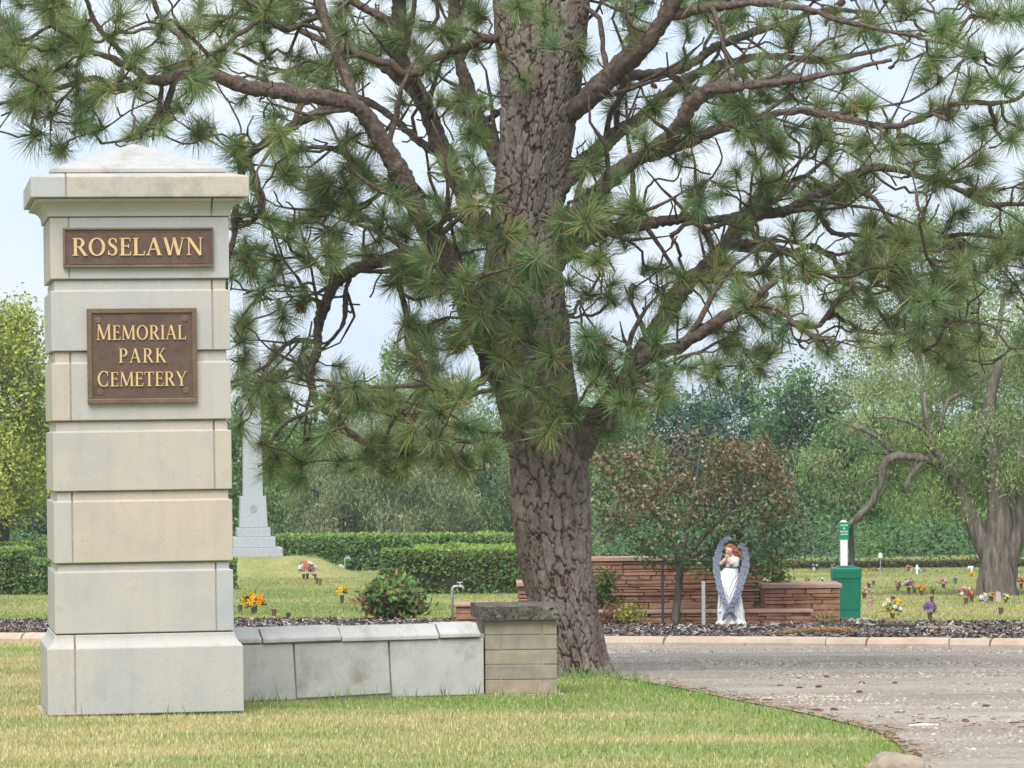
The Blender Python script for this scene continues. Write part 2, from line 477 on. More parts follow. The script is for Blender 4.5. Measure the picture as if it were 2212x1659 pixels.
grid_sheet('lawn', _xs, _ys, gz, MAT['lawn'])

# --- gravel drive (kerb aligned rows)
def gravel_mat():
    m, nt, b = new_mat('gravel')
    c1 = ramp(nt, noise_tex(nt, 0.8, 6, 0.65, 'Object', (0.5, 1.3, 1)), [(0.30, (0.265, 0.22, 0.175)), (0.5, (0.35, 0.305, 0.255)), (0.70, (0.43, 0.39, 0.34))])
    c2 = ramp(nt, noise_tex(nt, 26, 8, 0.9), [(0.34, (0.38, 0.36, 0.33)), (0.5, (1, 1, 1)), (0.66, (1.6, 1.6, 1.6))])
    c = mixc(nt, 1.0, c1, c2, 'MULTIPLY')
    rd = ramp(nt, noise_tex(nt, 0.9, 5, 0.7, 'Object', (0.6, 1.6, 1)), [(0.57, (0, 0, 0)), (0.70, (1, 1, 1))])
    c = mixc(nt, mixc(nt, 1.0, rd, (0.55, 0.55, 0.55), 'MULTIPLY'), c, (0.20, 0.12, 0.075))
    nt.links.new(c, b.inputs['Base Color'])
    b.inputs['Roughness'].default_value = 0.95
    b.inputs['Specular IOR Level'].default_value = 0.15
    bump(nt, b, noise_tex(nt, 55, 4, 0.7), 0.8, 0.02)
    return m
MAT['gravel'] = gravel_mat()
_b = sorted([(y + 0.40 * x, x) for x, y in EDGE + BEHIND[1:]])
_by, _bx = np.array([q[0] for q in _b]), np.array([q[1] for q in _b])
def gravel_left(yp): return np.interp(yp, _by, _bx)
_rows = np.linspace(13, 42.45, 120)
_V, _n = [], 60
for yp in _rows:
    xl = gravel_left(yp) if yp < _by[-1] else np.interp(yp, [_by[-1], 42.45], [_bx[-1], -4.6])
    xs = np.linspace(xl, 18, _n)
    ys = yp - 0.40 * xs
    _V.append(np.stack([xs, ys, gz(xs, ys) + 0.006 + 0.012 * (vnoise(xs, ys, 0.9, 5) - 0.5) * np.clip((xs - xl) * 3, 0, 1) * np.clip((42.3 - yp) * 3, 0, 1) + 0.004], 1))
_i = np.arange((len(_rows) - 1) * _n).reshape(-1, _n)[:, :-1].ravel()
tag(obj('gravel_road', np.concatenate(_V), np.stack([_i, _i + 1, _i + _n + 1, _i + _n], 1), MAT['gravel'], smooth=True), kind='structure')

def scatter_poly(poly, n, seed):
    r = np.random.default_rng(seed)
    p = np.array(poly)
    x = r.uniform(p[:, 0].min(), p[:, 0].max(), n); y = r.uniform(p[:, 1].min(), p[:, 1].max(), n)
    k = in_poly(x, y, poly)
    return x[k], y[k]

def pebbles():
    r = np.random.default_rng(3)
    n = 120000
    yp = 16 + 26.3 * np.sqrt(r.random(n)); x = r.uniform(-2.5, 8.6, n)
    y = yp - 0.40 * x
    xl = np.where(yp < _by[-1], gravel_left(yp), np.interp(yp, [_by[-1], 42.45], [_bx[-1], -4.6]))
    band = vnoise(x * 0.35, y, 0.8, 4) * 0.7 + vnoise(x, y, 0.35, 6) * 0.3
    k = (x > xl + 0.02) & (np.abs(x) < y * 0.19) & (r.random(n) < np.clip(0.5 + 1.7 * (band - 0.4), 0.33, 1)) & (yp < 42.4)
    x, y, band = x[k], y[k], band[k]; n = len(x)
    s = r.uniform(0.006, 0.0135, n) * (1 + 0.9 * (r.random(n) > 0.96))
    a = r.uniform(0, 6.28, n)
    base = np.stack([x, y, gz(x, y) + 0.006], 1)
    V = np.zeros((n, 5, 3))
    for j in range(4):
        aj = a + j * math.pi / 2
        V[:, j] = base + np.stack([np.cos(aj) * s * r.uniform(0.8, 1.6, n), np.sin(aj) * s * r.uniform(0.8, 1.4, n), np.zeros(n)], 1)
    V[:, 4] = base + np.stack([s * r.uniform(-0.4, 0.4, n), s * r.uniform(-0.4, 0.4, n), s * r.uniform(0.5, 0.95, n)], 1)
    i = np.arange(n)[:, None] * 5
    F = np.concatenate([i + np.array([[0, 1, 4]]), i + np.array([[1, 2, 4]]), i + np.array([[2, 3, 4]]), i + np.array([[3, 0, 4]])])
    pal = np.array([(0.48, 0.43, 0.375), (0.39, 0.325, 0.265), (0.54, 0.50, 0.45), (0.20, 0.16, 0.13), (0.36, 0.24, 0.16), (0.29, 0.24, 0.20)])
    c = pal[r.choice(6, n, p=[.22, .20, .12, .23, .08, .15])] * r.uniform(0.8, 1.15, (n, 1))
    tag(obj('gravel_stones', V.reshape(-1, 3), F, MAT['pebble'], col=np.repeat(c, 5, 0)), 'loose pale gravel stones scattered over the drive', 'gravel', kind='stuff')
pebbles()

# --- mulch bed behind the kerb
def mulch_back(x):
    return np.interp(x, [-12, -3, -0.2, 0.5, 4.1, 4.6, 12], [53.0, 52.4, 51.2, 50.9, 50.4, 48.9, 47.2])
MAT['mulch'] = M('mulch', [(0.3, (0.055, 0.043, 0.037)), (0.5, (0.115, 0.092, 0.08)), (0.72, (0.22, 0.185, 0.165))], 9, 0.96, 0.9, 30, 0.03)
_V, _n, _cols = [], 24, np.arange(-14, 14.01, 0.25)
for x in _cols:
    t = np.linspace(0, 1, _n)
    y = (kerb_y(x) + 0.17) * (1 - t) + mulch_back(x) * t
    _V.append(np.stack([np.full(_n, x), y, gz(np.full(_n, x), y) + 0.03 + 0.05 * np.clip(1 - t * 1.3, 0, 1) + 0.02 * (vnoise(np.full(_n, x), y, 0.5, 8) - 0.5) - 0.03 * (t > 0.98)], 1))
_i = np.arange((len(_cols) - 1) * _n).reshape(-1, _n)[:, :-1].ravel()
mulch_o = tag(obj('mulch_bed', np.concatenate(_V), np.stack([_i, _i + _n, _i + _n + 1, _i + 1], 1), MAT['mulch'], smooth=True), kind='structure')

def mz(x, y):
    """height of the mulch surface"""
    t = np.clip((y - kerb_y(x) - 0.17) / (mulch_back(x) - kerb_y(x) - 0.17), 0, 1)
    return gz(x, y) + 0.03 + 0.05 * np.clip(1 - t * 1.3, 0, 1)

def quads(C, U, W):
    """one quad per row: centre C, half axes U, W"""
    V = np.stack([C - U - W, C + U - W, C + U + W, C - U + W], 1).reshape(-1, 3)
    return V, np.arange(len(V)).reshape(-1, 4)

def chips():
    r = np.random.default_rng(5)
    n = 58000
    x = r.uniform(-9.5, 9.5, n); t = r.random(n) ** 1.3
    y = (kerb_y(x) + 0.2) * (1 - t) + mulch_back(x) * t
    k = np.abs(x) < y * 0.19
    x, y = x[k], y[k]; n = len(x)
    a = r.normal(0, 1.1, n); l = r.uniform(0.018, 0.055, n); w = r.uniform(0.004, 0.011, n)
    tilt = r.normal(0, 0.3, n)
    U = np.stack([np.cos(a) * np.cos(tilt), np.sin(a) * np.cos(tilt), np.sin(tilt)], 1) * l[:, None]
    up = np.stack([r.normal(0, 0.6, n), r.normal(0, 0.6, n), np.ones(n)], 1)
    W = np.cross(up, U); W /= np.linalg.norm(W, axis=1, keepdims=True); W *= w[:, None]
    C = np.stack([x, y, mz(x, y) + r.uniform(0.004, 0.028, n)], 1)
    V, F = quads(C, U, W)
    pal = np.array([(0.055, 0.045, 0.042), (0.12, 0.095, 0.08), (0.21, 0.18, 0.165), (0.42, 0.38, 0.35), (0.17, 0.10, 0.065)])
    c = pal[r.choice(5, n, p=[.32, .24, .22, .14, .08])] * r.uniform(0.8, 1.2, (n, 1))
    tag(obj('mulch_chips', V, F, MAT['chip'], col=np.repeat(c, 4, 0)), 'dark shredded bark mulch behind the kerb', 'mulch', kind='stuff')
chips()

# --- kerb of cast concrete lengths
kerb_root = thing('kerb', None, None)
tag(kerb_root, kind='structure')
_kd = Vector((1, -0.40, 0)).normalized(); _kn = Vector((0.40, 1, 0)).normalized()
def kerb_len():
    xs = [-13.0]
    while xs[-1] < 13.5:
        xs.append(xs[-1] + (rnd.uniform(0.62, 0.98) if xs[-1] < 3.1 else rnd.uniform(0.40, 0.48)))
    return xs
_kp = [(0.0, -0.03), (0.0, 0.035), (0.035, 0.078), (0.07, 0.094), (0.14, 0.098), (0.175, 0.088), (0.18, -0.03)]
_kx = kerb_len()
for a, b in zip(_kx[:-1], _kx[1:]):
    a += 0.004; b -= 0.004
    lean = rnd.uniform(-0.025, 0.025); dz = rnd.uniform(-0.004, 0.004)
    mb = MB(); rs = []
    for x, s in ((a, 1), ((a + b) / 2, 0), (b, 1)):
        o = Vector((x, float(kerb_y(x)), float(gz(x, kerb_y(x)))))
        rs.append([tuple(o + _kn * p + Vector((0, 0, z + dz)) + _kd * (lean * z * 8 * s)) for p, z in _kp])
    mb.rings(rs)
    mb.obj('kerb_length', MAT['kerb'], kerb_root, bevel=0.004)

# --- grass
def blades(name, x, y, h0, h1, w, seed, label, colf):
    r = np.random.default_rng(seed); n = len(x)
    h = r.uniform(h0, h1, n); a = r.uniform(0, 6.28, n); le = r.uniform(0.1, 0.75, n) * h
    z = gz(x, y)
    base = np.stack([x, y, z], 1)
    side = np.stack([np.cos(a + 1.57), np.sin(a + 1.57) * 0.4, np.zeros(n)], 1) * (w * r.uniform(0.7, 1.3, n))[:, None]
    tip = base + np.stack([np.cos(a) * le, np.sin(a) * le, h], 1)
    V = np.stack([base - side, base + side, tip], 1).reshape(-1, 3)
    c = colf(x, y, r)
    return tag(obj(name, V, np.arange(3 * n).reshape(-1, 3), MAT['grass'], col=np.repeat(c, 3, 0)), label, 'grass', kind='stuff')

def front_col(x, y, r):
    n = len(x)
    d = 0.5 * vnoise(x * 0.35, y, 1.1, 21) + 0.35 * vnoise(x * 0.4, y, 0.45, 22) + 0.15 * vnoise(x, y, 2.6, 23)
    d = d + r.normal(0, 0.10, n)
    # lusher along the drive's edge and the wall foot
    ex = np.interp(y, [e[1] for e in EDGE][::-1], [e[0] for e in EDGE][::-1])
    d = d - 0.30 * np.exp(-np.clip(ex - x, 0, 9) / 0.9) * (y < 35.5)
    d = d - 0.22 * np.exp(-np.abs(y - 29.8) / 0.5) * (x > -2.2)
    t = np.clip((d - 0.37) / 0.18, 0, 1)[:, None]
    g = np.array([0.215, 0.31, 0.078]); s = np.array([0.57, 0.47, 0.24])
    c = g * (1 - t) + s * t
    pale = (r.random(n) < 0.08)[:, None]
    c = np.where(pale, np.array([0.58, 0.52, 0.32]), c)
    return c * r.uniform(0.78, 1.22, (n, 1))
_x, _y = scatter_poly(LAWN_POLY, 520000, 31)
_k = (np.abs(_x) < _y * 0.18) & (_y > 20.5)
_x, _y = _x[_k], _y[_k]
_j = np.random.default_rng(33); _x = _x + _j.normal(0, .035, len(_x)); _y = _y + _j.normal(0, .05, len(_y))
blades('lawn_grass', _x, _y, 0.014, 0.036, 0.0032, 32, 'short dry and green lawn grass around the gate pillar', front_col)
print('front blades', len(_x))

def back_col(x, y, r):
    n = len(x)
    d = 0.5 * vnoise(x * 0.4, y, 3.0, 41) + 0.3 * vnoise(x * 0.5, y, 1.1, 42) + 0.2 * vnoise(x, y, 7, 43) + r.normal(0, 0.09, n)
    t = np.clip((d - 0.36) / 0.30, 0, 1)[:, None]
    c = np.array([0.195, 0.28, 0.075]) * (1 - t) + np.array([0.42, 0.39, 0.175]) * t
    return c * r.uniform(0.8, 1.2, (n, 1))
def back_lawn():
    r = np.random.default_rng(44); n = 290000
    y = 47 + 58 * r.random(n) ** 1.25; x = r.uniform(-1, 1, n) * y * 0.185
    k = y > mulch_back(x) - 0.05
    blades('cemetery_grass', x[k], y[k], 0.018, 0.042, 0.0085, 45, 'mown grass of the cemetery lawn among the flower vases', back_col)
back_lawn()

# tall weeds left standing by the trimmer along the stones
def weeds():
    r = np.random.default_rng(51); pts = []
    pl = [(G(527, 1517), G(1045, 1502), 80), (G(100, 1552), G(524, 1546), 12), (G(1060, 1503), G(1220, 1503), 30), (G(1205, 1466), G(1325, 1463), 120), (G(1330, 1464), G(1700, 1558), 160)]
    for a, b, n in pl:
        for _ in range(n):
            t = r.random(); p = a.lerp(b, t)
            pts.append((p.x + r.normal(0, 0.03), p.y - abs(r.normal(0, 0.10))))
    p = np.array(pts)
    blades('edge_weeds', p[:, 0], p[:, 1], 0.04, 0.14, 0.0045, 52, 'taller uncut grass tufts at the foot of the wall and pine', lambda x, y, r: np.array([0.16, 0.28, 0.06]) * r.uniform(0.6, 1.5, (len(x), 1)))
weeds()
# brown needle litter drifted along the lawn's edge and in the ruts
def litter():
    r = np.random.default_rng(71)
    ex, ey = np.array([e[0] for e in EDGE]), np.array([e[1] for e in EDGE])
    n1, n2 = 800, 240
    t = r.uniform(0, len(EDGE) - 3.2, n1)
    x1 = np.interp(t, np.arange(len(EDGE)), ex) + np.abs(r.normal(0, .13, n1)) * (.2 + 1.1 * vnoise(t * 3, t * 0, 1.0, 72)) - .02
    y1 = np.interp(t, np.arange(len(EDGE)), ey) + r.normal(0, .08, n1)
    x2 = r.uniform(2.5, 4.2, n2); y2 = 26.6 + .5 * np.sin(x2 * 1.3) + r.normal(0, .45, n2)
    x, y = np.concatenate([x1, x2]), np.concatenate([y1, y2]); n = len(x)
    a = r.uniform(0, 3.14, n); L = r.uniform(.012, .04, n)
    U = np.stack([np.cos(a), np.sin(a), r.normal(0, .12, n)], 1) * L[:, None]
    W = np.stack([-np.sin(a), np.cos(a), r.normal(0, .5, n)], 1) * .0035
    V, F = quads(np.stack([x, y, gz(x, y) + .016 + r.uniform(0, .012, n)], 1), U, W)
    c = np.array([.27, .18, .11]) * r.uniform(.5, 1.4, (n, 1))
    tag(obj('needle_litter', V, F, MAT['chip'], col=np.repeat(c, 4, 0)), 'brown pine needle litter drifted along the lawn edge', 'litter', kind='stuff')
litter()
# ================================================================== GATE PILLAR
PIL_YAW = R(9.0)
_fl = G(104, 1549)
S_P = FQ / _fl.y
BASE_H = 0.707
_ax = Vector((math.cos(PIL_YAW), math.sin(PIL_YAW), 0)); _ay = Vector((-math.sin(PIL_YAW), math.cos(PIL_YAW), 0))
_pc = _fl + _ax * BASE_H + _ay * BASE_H
pillar = thing('gate_pillar', 'tall square limestone gate pillar of stacked blocks carrying the two bronze plaques', 'pillar', _pc, PIL_YAW)
pillar.rotation_euler = (0, -0.006, PIL_YAW)
def zq(q): return (1545 - q) / S_P

def stone_piece(name, levels, x0, x1, back_cut=None, bevel=0.006, m='limestone'):
    """levels: (z, half width); x0/x1 None = the pillar's own outer edge"""
    rs = []
    for z, h in levels:
        a = -h if x0 is None else x0
        b = h if x1 is None else x1
        rs.append([(a, -h, z), (b, -h, z), (b, h, z), (a, h, z)])
    return MB().rings(rs).obj(name, MAT[m], pillar, bevel=bevel)

def course(name, levels, joint, bevel=0.006, m='limestone'):
    stone_piece(name, levels, None, joint - 0.005, bevel=bevel, m=m)
    stone_piece(name, levels, joint + 0.005, None, bevel=bevel, m=m)
    h = min(q[1] for q in levels)
    MB().box(joint - 0.0049, joint + 0.0049, -h + 0.009, h - 0.009, levels[0][0] + 0.002, levels[-1][0] - 0.001).obj('mortar_joint', MAT['mortar'], pillar)
    za, zb_ = levels[0][0], levels[1][0]
    MB().box(joint - 0.0052, joint + 0.0052, -levels[0][1] + 0.007, levels[0][1] - 0.007, za + 0.001, zb_ - 0.001).obj('mortar_joint', MAT['mortar'], pillar)

SH = 0.646
jl, jr = -SH + 0.135, SH - 0.125
band = 0.026
# plinth slab, base with coved top
MB().box(-0.735, 0.735, -0.735, 0.735, zq(1553), zq(1547)).obj('footing_slab', MAT['concrete'], pillar, bevel=0.004)
MB().box(-0.66, 0.66, -0.66, 0.66, zq(1547), zq(1540)).obj('mortar_bed', MAT['mortar'], pillar)
cove = [(zq(1541), BASE_H), (zq(1398), BASE_H)]
for i in range(1, 8):
    t = i / 7
    cove.append((zq(1396) + (zq(1369) - zq(1396)) * t, BASE_H - 0.006 - (BASE_H - SH - 0.012) * (1 - (1 - t) ** 2.2)))
course('base_stone', cove, -BASE_H + 0.20)
# six rusticated courses, joint alternately near the left and the right corner
CR = [(1366, 1233, 1216, jr), (1213, 1080, 1059, jl), (1057, 929, 907, jr), (904, 780, 755, jl), (753, 623, 600, jr)]
for b, m_, t, j in CR:
    course('stone_block', [(zq(b), SH), (zq(m_), SH), (zq(m_) + 0.004, SH - band), (zq(t), SH - band)], j)
course('stone_block', [(zq(597), SH), (zq(463.5), SH)], jl)
# frieze with a cove, cap slab, pyramid
fr = [(zq(462), 0.66), (zq(455), 0.662)]
for i in range(1, 8):
    t = i / 7
    fr.append((zq(455) + (zq(430) - zq(455)) * t, 0.662 + 0.088 * (1 - math.sqrt(max(0, 1 - t * t)))))
fr.append((zq(424), 0.752))
course('frieze_stone', fr, SH - 0.125)
course('cap_slab', [(zq(422.5), 0.787), (zq(377), 0.787), (zq(368), 0.65)], -0.787 + 0.255, 0.008, 'limestone_grimy')
stone_piece('pyramid_top', [(zq(366.5), 0.638), (zq(357), 0.636), (zq(290), 0.004)], None, None, bevel=0.006, m='limestone_grimy')
MB().box(-0.611, 0.611, -0.611, 0.611, zq(1540), zq(368) - 0.01).obj('mortar_core', MAT['mortar'], pillar)

# ------------------------------------------------------------------ raised serif lettering
TH, TN, SF = 0.165, 0.062, 0.045
def ell(cx, cy, rx, ry, a0, a1, n=22, thick=TH, thin=TN):
    pts, ws = [], []
    for i in range(n + 1):
        a = R(a0 + (a1 - a0) * i / n)
        pts.append((cx + rx * math.cos(a), cy + ry * math.sin(a)))
        ws.append(thin + (thick - thin) * abs(math.cos(a)) ** 1.3)
    return ('s', pts, ws)
def st(x, w=TH, y0=0, y1=1, foot=True, head=True):
    o = [('s', [(x + w / 2, y0), (x + w / 2, y1)], [w, w])]
    e = 0.075
    if foot: o.append(('s', [(x - e, y0 + SF / 2), (x + w + e, y0 + SF / 2)], [SF, SF]))
    if head: o.append(('s', [(x - e, y1 - SF / 2), (x + w + e, y1 - SF / 2)], [SF, SF]))
    return o
def dg(x0, y0, x1, y1, w): return ('s', [(x0, y0), (x1, y1)], [w, w])
def bar(x0, x1, y, w=TN): return ('s', [(x0, y), (x1, y)], [w, w])
def sf(x, y, e=0.11): return ('s', [(x - e, y), (x + e, y)], [SF, SF])
GLY = {
 'I': (0.32, st(0.08)),
 'L': (0.62, st(0.08) + [bar(0.1, 0.58, 0.03), dg(0.57, 0.0, 0.59, 0.24, 0.05)]),
 'E': (0.62, st(0.08) + [bar(0.1, 0.56, 0.03), bar(0.1, 0.54, 0.97), bar(0.1, 0.46, 0.53), dg(0.55, 0, 0.57, 0.22, 0.05), dg(0.53, 1, 0.54, 0.80, 0.05), dg(0.46, 0.43, 0.46, 0.63, 0.05)]),
 'T': (0.70, st(0.27, head=False) + [bar(0.04, 0.66, 0.97), dg(0.05, 1, 0.04, 0.78, 0.05), dg(0.65, 1, 0.66, 0.78, 0.05)]),
 'A': (0.82, [dg(0.10, 0.0, 0.40, 1.0, TN), dg(0.68, 0.0, 0.40, 1.0, TH), bar(0.2, 0.58, 0.34), sf(0.10, SF / 2), sf(0.69, SF / 2)]),
 'W': (1.12, [dg(0.10, 1, 0.34, 0, TH), dg(0.56, 1, 0.36, 0, TN), dg(0.54, 1, 0.78, 0, TH), dg(1.00, 1, 0.79, 0, TN), sf(0.10, 1 - SF / 2), sf(0.55, 1 - SF / 2, 0.08), sf(1.00, 1 - SF / 2)]),
 'N': (0.86, [dg(0.13, 0, 0.13, 1, TN), dg(0.12, 1, 0.72, 0, TH), dg(0.72, 0, 0.72, 1, TN), sf(0.13, SF / 2), sf(0.09, 1 - SF / 2, 0.09), sf(0.72, 1 - SF / 2)]),
 'M': (1.02, [dg(0.11, 0, 0.15, 1, TN), dg(0.16, 1, 0.50, 0.05, TH), dg(0.50, 0.05, 0.82, 1, TN), dg(0.86, 0, 0.84, 1, TH), sf(0.11, SF / 2), sf(0.87, SF / 2, 0.13), sf(0.13, 1 - SF / 2, 0.08), sf(0.86, 1 - SF / 2, 0.11)]),
 'P': (0.64, st(0.08) + [('s', [(0.16, 0.97), (0.33, 0.97)], [TN, TN]), ell(0.33, 0.72, 0.22, 0.25, 90, -90), bar(0.16, 0.33, 0.47)]),
 'R': (0.76, st(0.08) + [('s', [(0.16, 0.97), (0.33, 0.97)], [TN, TN]), ell(0.33, 0.735, 0.21, 0.235, 90, -90), bar(0.16, 0.33, 0.50), dg(0.36, 0.50, 0.66, 0.0, TH * 0.95), sf(0.69, SF / 2, 0.07)]),
 'K': (0.78, st(0.08) + [dg(0.2, 0.40, 0.62, 1.0, TN), dg(0.34, 0.56, 0.67, 0.0, TH), sf(0.61, 1 - SF / 2), sf(0.68, SF / 2)]),
 'O': (0.88, [ell(0.43, 0.5, 0.34, 0.485, 0, 360, 40)]),
 'C': (0.78, [ell(0.43, 0.5, 0.34, 0.485, 50, 310, 34), dg(0.67, 0.70, 0.67, 0.98, 0.05), dg(0.67, 0.30, 0.67, 0.04, 0.05)]),
 'S': (0.58, [('s', [(0.46, 0.80), (0.42, 0.92), (0.30, 0.98), (0.17, 0.93), (0.12, 0.80), (0.16, 0.66), (0.28, 0.55), (0.40, 0.45), (0.46, 0.32), (0.46, 0.18), (0.38, 0.06), (0.26, 0.02), (0.14, 0.07), (0.09, 0.20)],
              [TN, TN, TN, .09, .12, .15, .17, .17, .15, .12, .09, TN, TN, TN]), dg(0.475, 0.70, 0.475, 0.96, 0.04), dg(0.085, 0.04, 0.085, 0.30, 0.04)]),
 'Y': (0.80, [dg(0.10, 1, 0.40, 0.45, TH), dg(0.70, 1, 0.41, 0.45, TN), dg(0.40, 0.02, 0.40, 0.48, TH), sf(0.40, SF / 2, 0.16), sf(0.10, 1 - SF / 2), sf(0.69, 1 - SF / 2)]),
}
def glyph_mesh(ch, h, depth, wk=1.0):
    mb = MB(); k = 0
    for _, pts, ws in GLY[ch][1]:
        p = np.array(pts, float); T = np.gradient(p, axis=0); T /= np.linalg.norm(T, axis=1, keepdims=True) + 1e-9
        N = np.stack([-T[:, 1], T[:, 0]], 1)
        w = np.array(ws)[:, None] / 2 * wk
        A, B = (p + N * w) * h, (p - N * w) * h
        d = depth + 0.0004 * k; k += 1
        rs = [[(a[0], 0.002, a[1]), (b[0], 0.002, b[1]), (b[0], -d, b[1]), (a[0], -d, a[1])] for a, b in zip(A, B)]
        mb.rings(rs)
    return mb
def lettering(text, parent, x0, x1, zb, h, y, first=1.0, wk=1.0):
    adv = [GLY[c][0] * (first if i == 0 else 1.0) * h + 0.05 * h for i, c in enumerate(text)]
    nat = sum(adv)
    wx = min(1.28, (x1 - x0) / nat) if len(text) > 4 else 1.0
    adv = [a * wx for a in adv]; nat *= wx
    sp = (x1 - x0 - nat) / max(1, len(text) - 1)
    x = x0
    for i, c in enumerate(text):
        hh = h * (first if i == 0 else 1.0)
        glyph_mesh(c, hh, 0.009, wk).obj('letter', MAT['gold'], parent, loc=(x, y, zb), scl=(wx, 1, 1))
        x += adv[i] + sp

def plaque(name, label, qx0, qx1, qy0, qy1, face_half, rim):
    """plaque on the pillar front; qx/qy in picture pixels of the pillar front"""
    cx = ((qx0 + qx1) / 2 - 304.5) / S_P / 0.99 + 0.004
    w, hgt = (qx1 - qx0) / S_P / 0.99, (qy1 - qy0) / S_P
    loc = pillar.matrix_basis @ Vector((cx, -face_half, zq(qy1)))
    t = thing(name, label, 'plaque', loc)
    t.rotation_euler = pillar.rotation_euler
    MB().box(-w / 2, w / 2, -0.024, -0.0005, 0, hgt).obj('plate', MAT['bronze'], t, bevel=0.003)
    r = rim
    fb = MB()
    fb.box(-w / 2 - 0.001, w / 2 + 0.001, -0.036, -0.004, -0.001, r); fb.box(-w / 2 - 0.001, w / 2 + 0.001, -0.036, -0.004, hgt - r, hgt + 0.001)
    fb.box(-w / 2 - 0.001, -w / 2 + r, -0.0355, -0.004, r, hgt - r); fb.box(w / 2 - r, w / 2 + 0.001, -0.0355, -0.004, r, hgt - r)
    fb.obj('frame', MAT['bronze_rim'], t, bevel=0.004)
    return t, cx, w, hgt
bpy.context.view_layer.update()
t, cx, w, hg = plaque('bronze_plaque', 'wide bronze plaque with raised gold letters ROSELAWN near the pillar top', 139, 460.5, 487, 573, SH, 0.016)
# inner line with notched corners
e = MB(); i_ = 0.027
for s in (-1, 1):
    e.box(min(s * (w / 2 - i_), s * (w / 2 - i_ - .004)), max(s * (w / 2 - i_), s * (w / 2 - i_ - .004)), -0.0275, -0.0245, i_ + 0.02, hg - i_ - 0.02)
e.box(-w / 2 + i_ + 0.02, w / 2 - i_ - 0.02, -0.0275, -0.0245, i_, i_ + .004)
e.box(-w / 2 + i_ + 0.02, w / 2 - i_ - 0.02, -0.0275, -0.0245, hg - i_ - .004, hg - i_)
e.obj('inner_line', MAT['bronze_rim'], t)
def qx(q): return (q - 304.5) / S_P / 0.99 + 0.004 - cx
lettering('ROSELAWN', t, qx(158), qx(441), zq(547) - zq(573), 38 / S_P, -0.0242, 1.0, 0.95)

t, cx, w, hg = plaque('bronze_plaque', 'square bronze plaque reading MEMORIAL PARK CEMETERY in gold with corner rosettes', 187.5, 422, 662, 868, SH, 0.034)
lettering('MEMORIAL', t, qx(207), qx(401), zq(730) - zq(868), 31 / S_P, -0.0242, 1.08, 0.82)
lettering('PARK', t, qx(254), qx(358), zq(780) - zq(868), 31 / S_P, -0.0242, 1.0, 0.82)
lettering('CEMETERY', t, qx(208), qx(402), zq(831) - zq(868), 31 / S_P, -0.0242, 1.08, 0.82)
for rx, rz in ((211, 687), (397, 685), (214, 843), (398, 841)):
    rb = MB()
    cx_, cz_ = qx(rx), zq(rz) - zq(868)
    for k in range(8):
        a = k * math.pi / 4
        rb.lathe([(0.001, 0), (0.0065, 0.001), (0.0085, 0.004), (0.001, 0.006)], 6, (cx_ + 0.0155 * math.cos(a), cz_ + 0.0155 * math.sin(a), 0))
    rb.lathe([(0.001, 0), (0.008, 0.001), (0.007, 0.006), (0.001, 0.008)], 8, (cx_, cz_, 0))
    rb.V = [(x, -0.0242 - z, y) for x, y, z in rb.V]
    rb.obj('rosette', MAT['bronze_rim'], t)

# ================================================================== LOW WING WALL
WB = G(1049, 1502)
WA = P(527, 1517, 30.0)
_d = Vector((WB.x - WA.x, WB.y - WA.y, 0)); WL = _d.length; W_YAW = math.atan2(_d.y, _d.x)
wall_t = thing('wing_wall', 'low weathered limestone wall with cracked slabs and coping running right from the pillar', 'wall', (WA.x, WA.y, float(gbase(0, 30.2)) - 0.01), W_YAW)
gap = 0.007
# panels: (x0, x1, tilt, z offset)
cuts = [-0.35, 0.41, 1.20, WL - 0.005]
for k, (a, b) in enumerate(zip(cuts[:-1], cuts[1:])):
    tl = [0.004, -0.020, 0.002][k]; zo = [0.016, 0.022, 0.006][k]; sk = [0.03, 0.03, 0.0][k]
    V = []
    for y in (0.0, 0.28):
        V += [(a + gap + (0.022 if k else 0), y + [0, .012, 0][k], zo), (b - gap + sk * .9, y + [0, .012, 0][k], zo - tl * (b - a)), (b - gap, y, 0.452), (a + gap, y, 0.452)]
    o = obj('wall_slab', V, [(0, 1, 2, 3), (7, 6, 5, 4), (0, 4, 5, 1), (1, 5, 6, 2), (2, 6, 7, 3), (3, 7, 4, 0)], MAT['wall_stone'], wall_t)
    bev(o, 0.008, 3)
MB().box(-0.33, WL - 0.02, 0.03, 0.25, -0.08, 0.449).obj('mortar_core', MAT['mortar'], wall_t)
cc = [-0.38, 0.15, 0.80, 1.62, WL - 0.045]
prof = [(-0.025, 0.462), (-0.025, 0.492), (-0.017, 0.500), (0.000, 0.510), (0.022, 0.528), (0.045, 0.552), (0.06, 0.572), (0.24, 0.575), (0.30, 0.50), (0.30, 0.462)]
for k, (a, b) in enumerate(zip(cc[:-1], cc[1:])):
    dz = [0.004, 0.0, -0.004, 0.003][k]; dy = [0.012, 0.0, 0.004, -0.004][k]
    mb = MB()
    mb.rings([[(x + (0.035 if x == a and k else 0) * max(0, (0.575 - z) / 0.11) + (0.035 if x == b and k < 3 else 0) * max(0, (0.575 - z) / 0.11), y + dy, z + dz + (0.008 * (x - a) / (b - a) if k == 1 else 0)) for y, z in prof] for x in (a + 0.005, (a + b) / 2, b - 0.005)])
    mb.obj('coping_stone', MAT['wall_stone'], wall_t, bevel=0.006)
MB().box(-0.36, WL, 0.02, 0.26, 0.4525, 0.49).obj('coping_mortar', MAT['mortar'], wall_t)

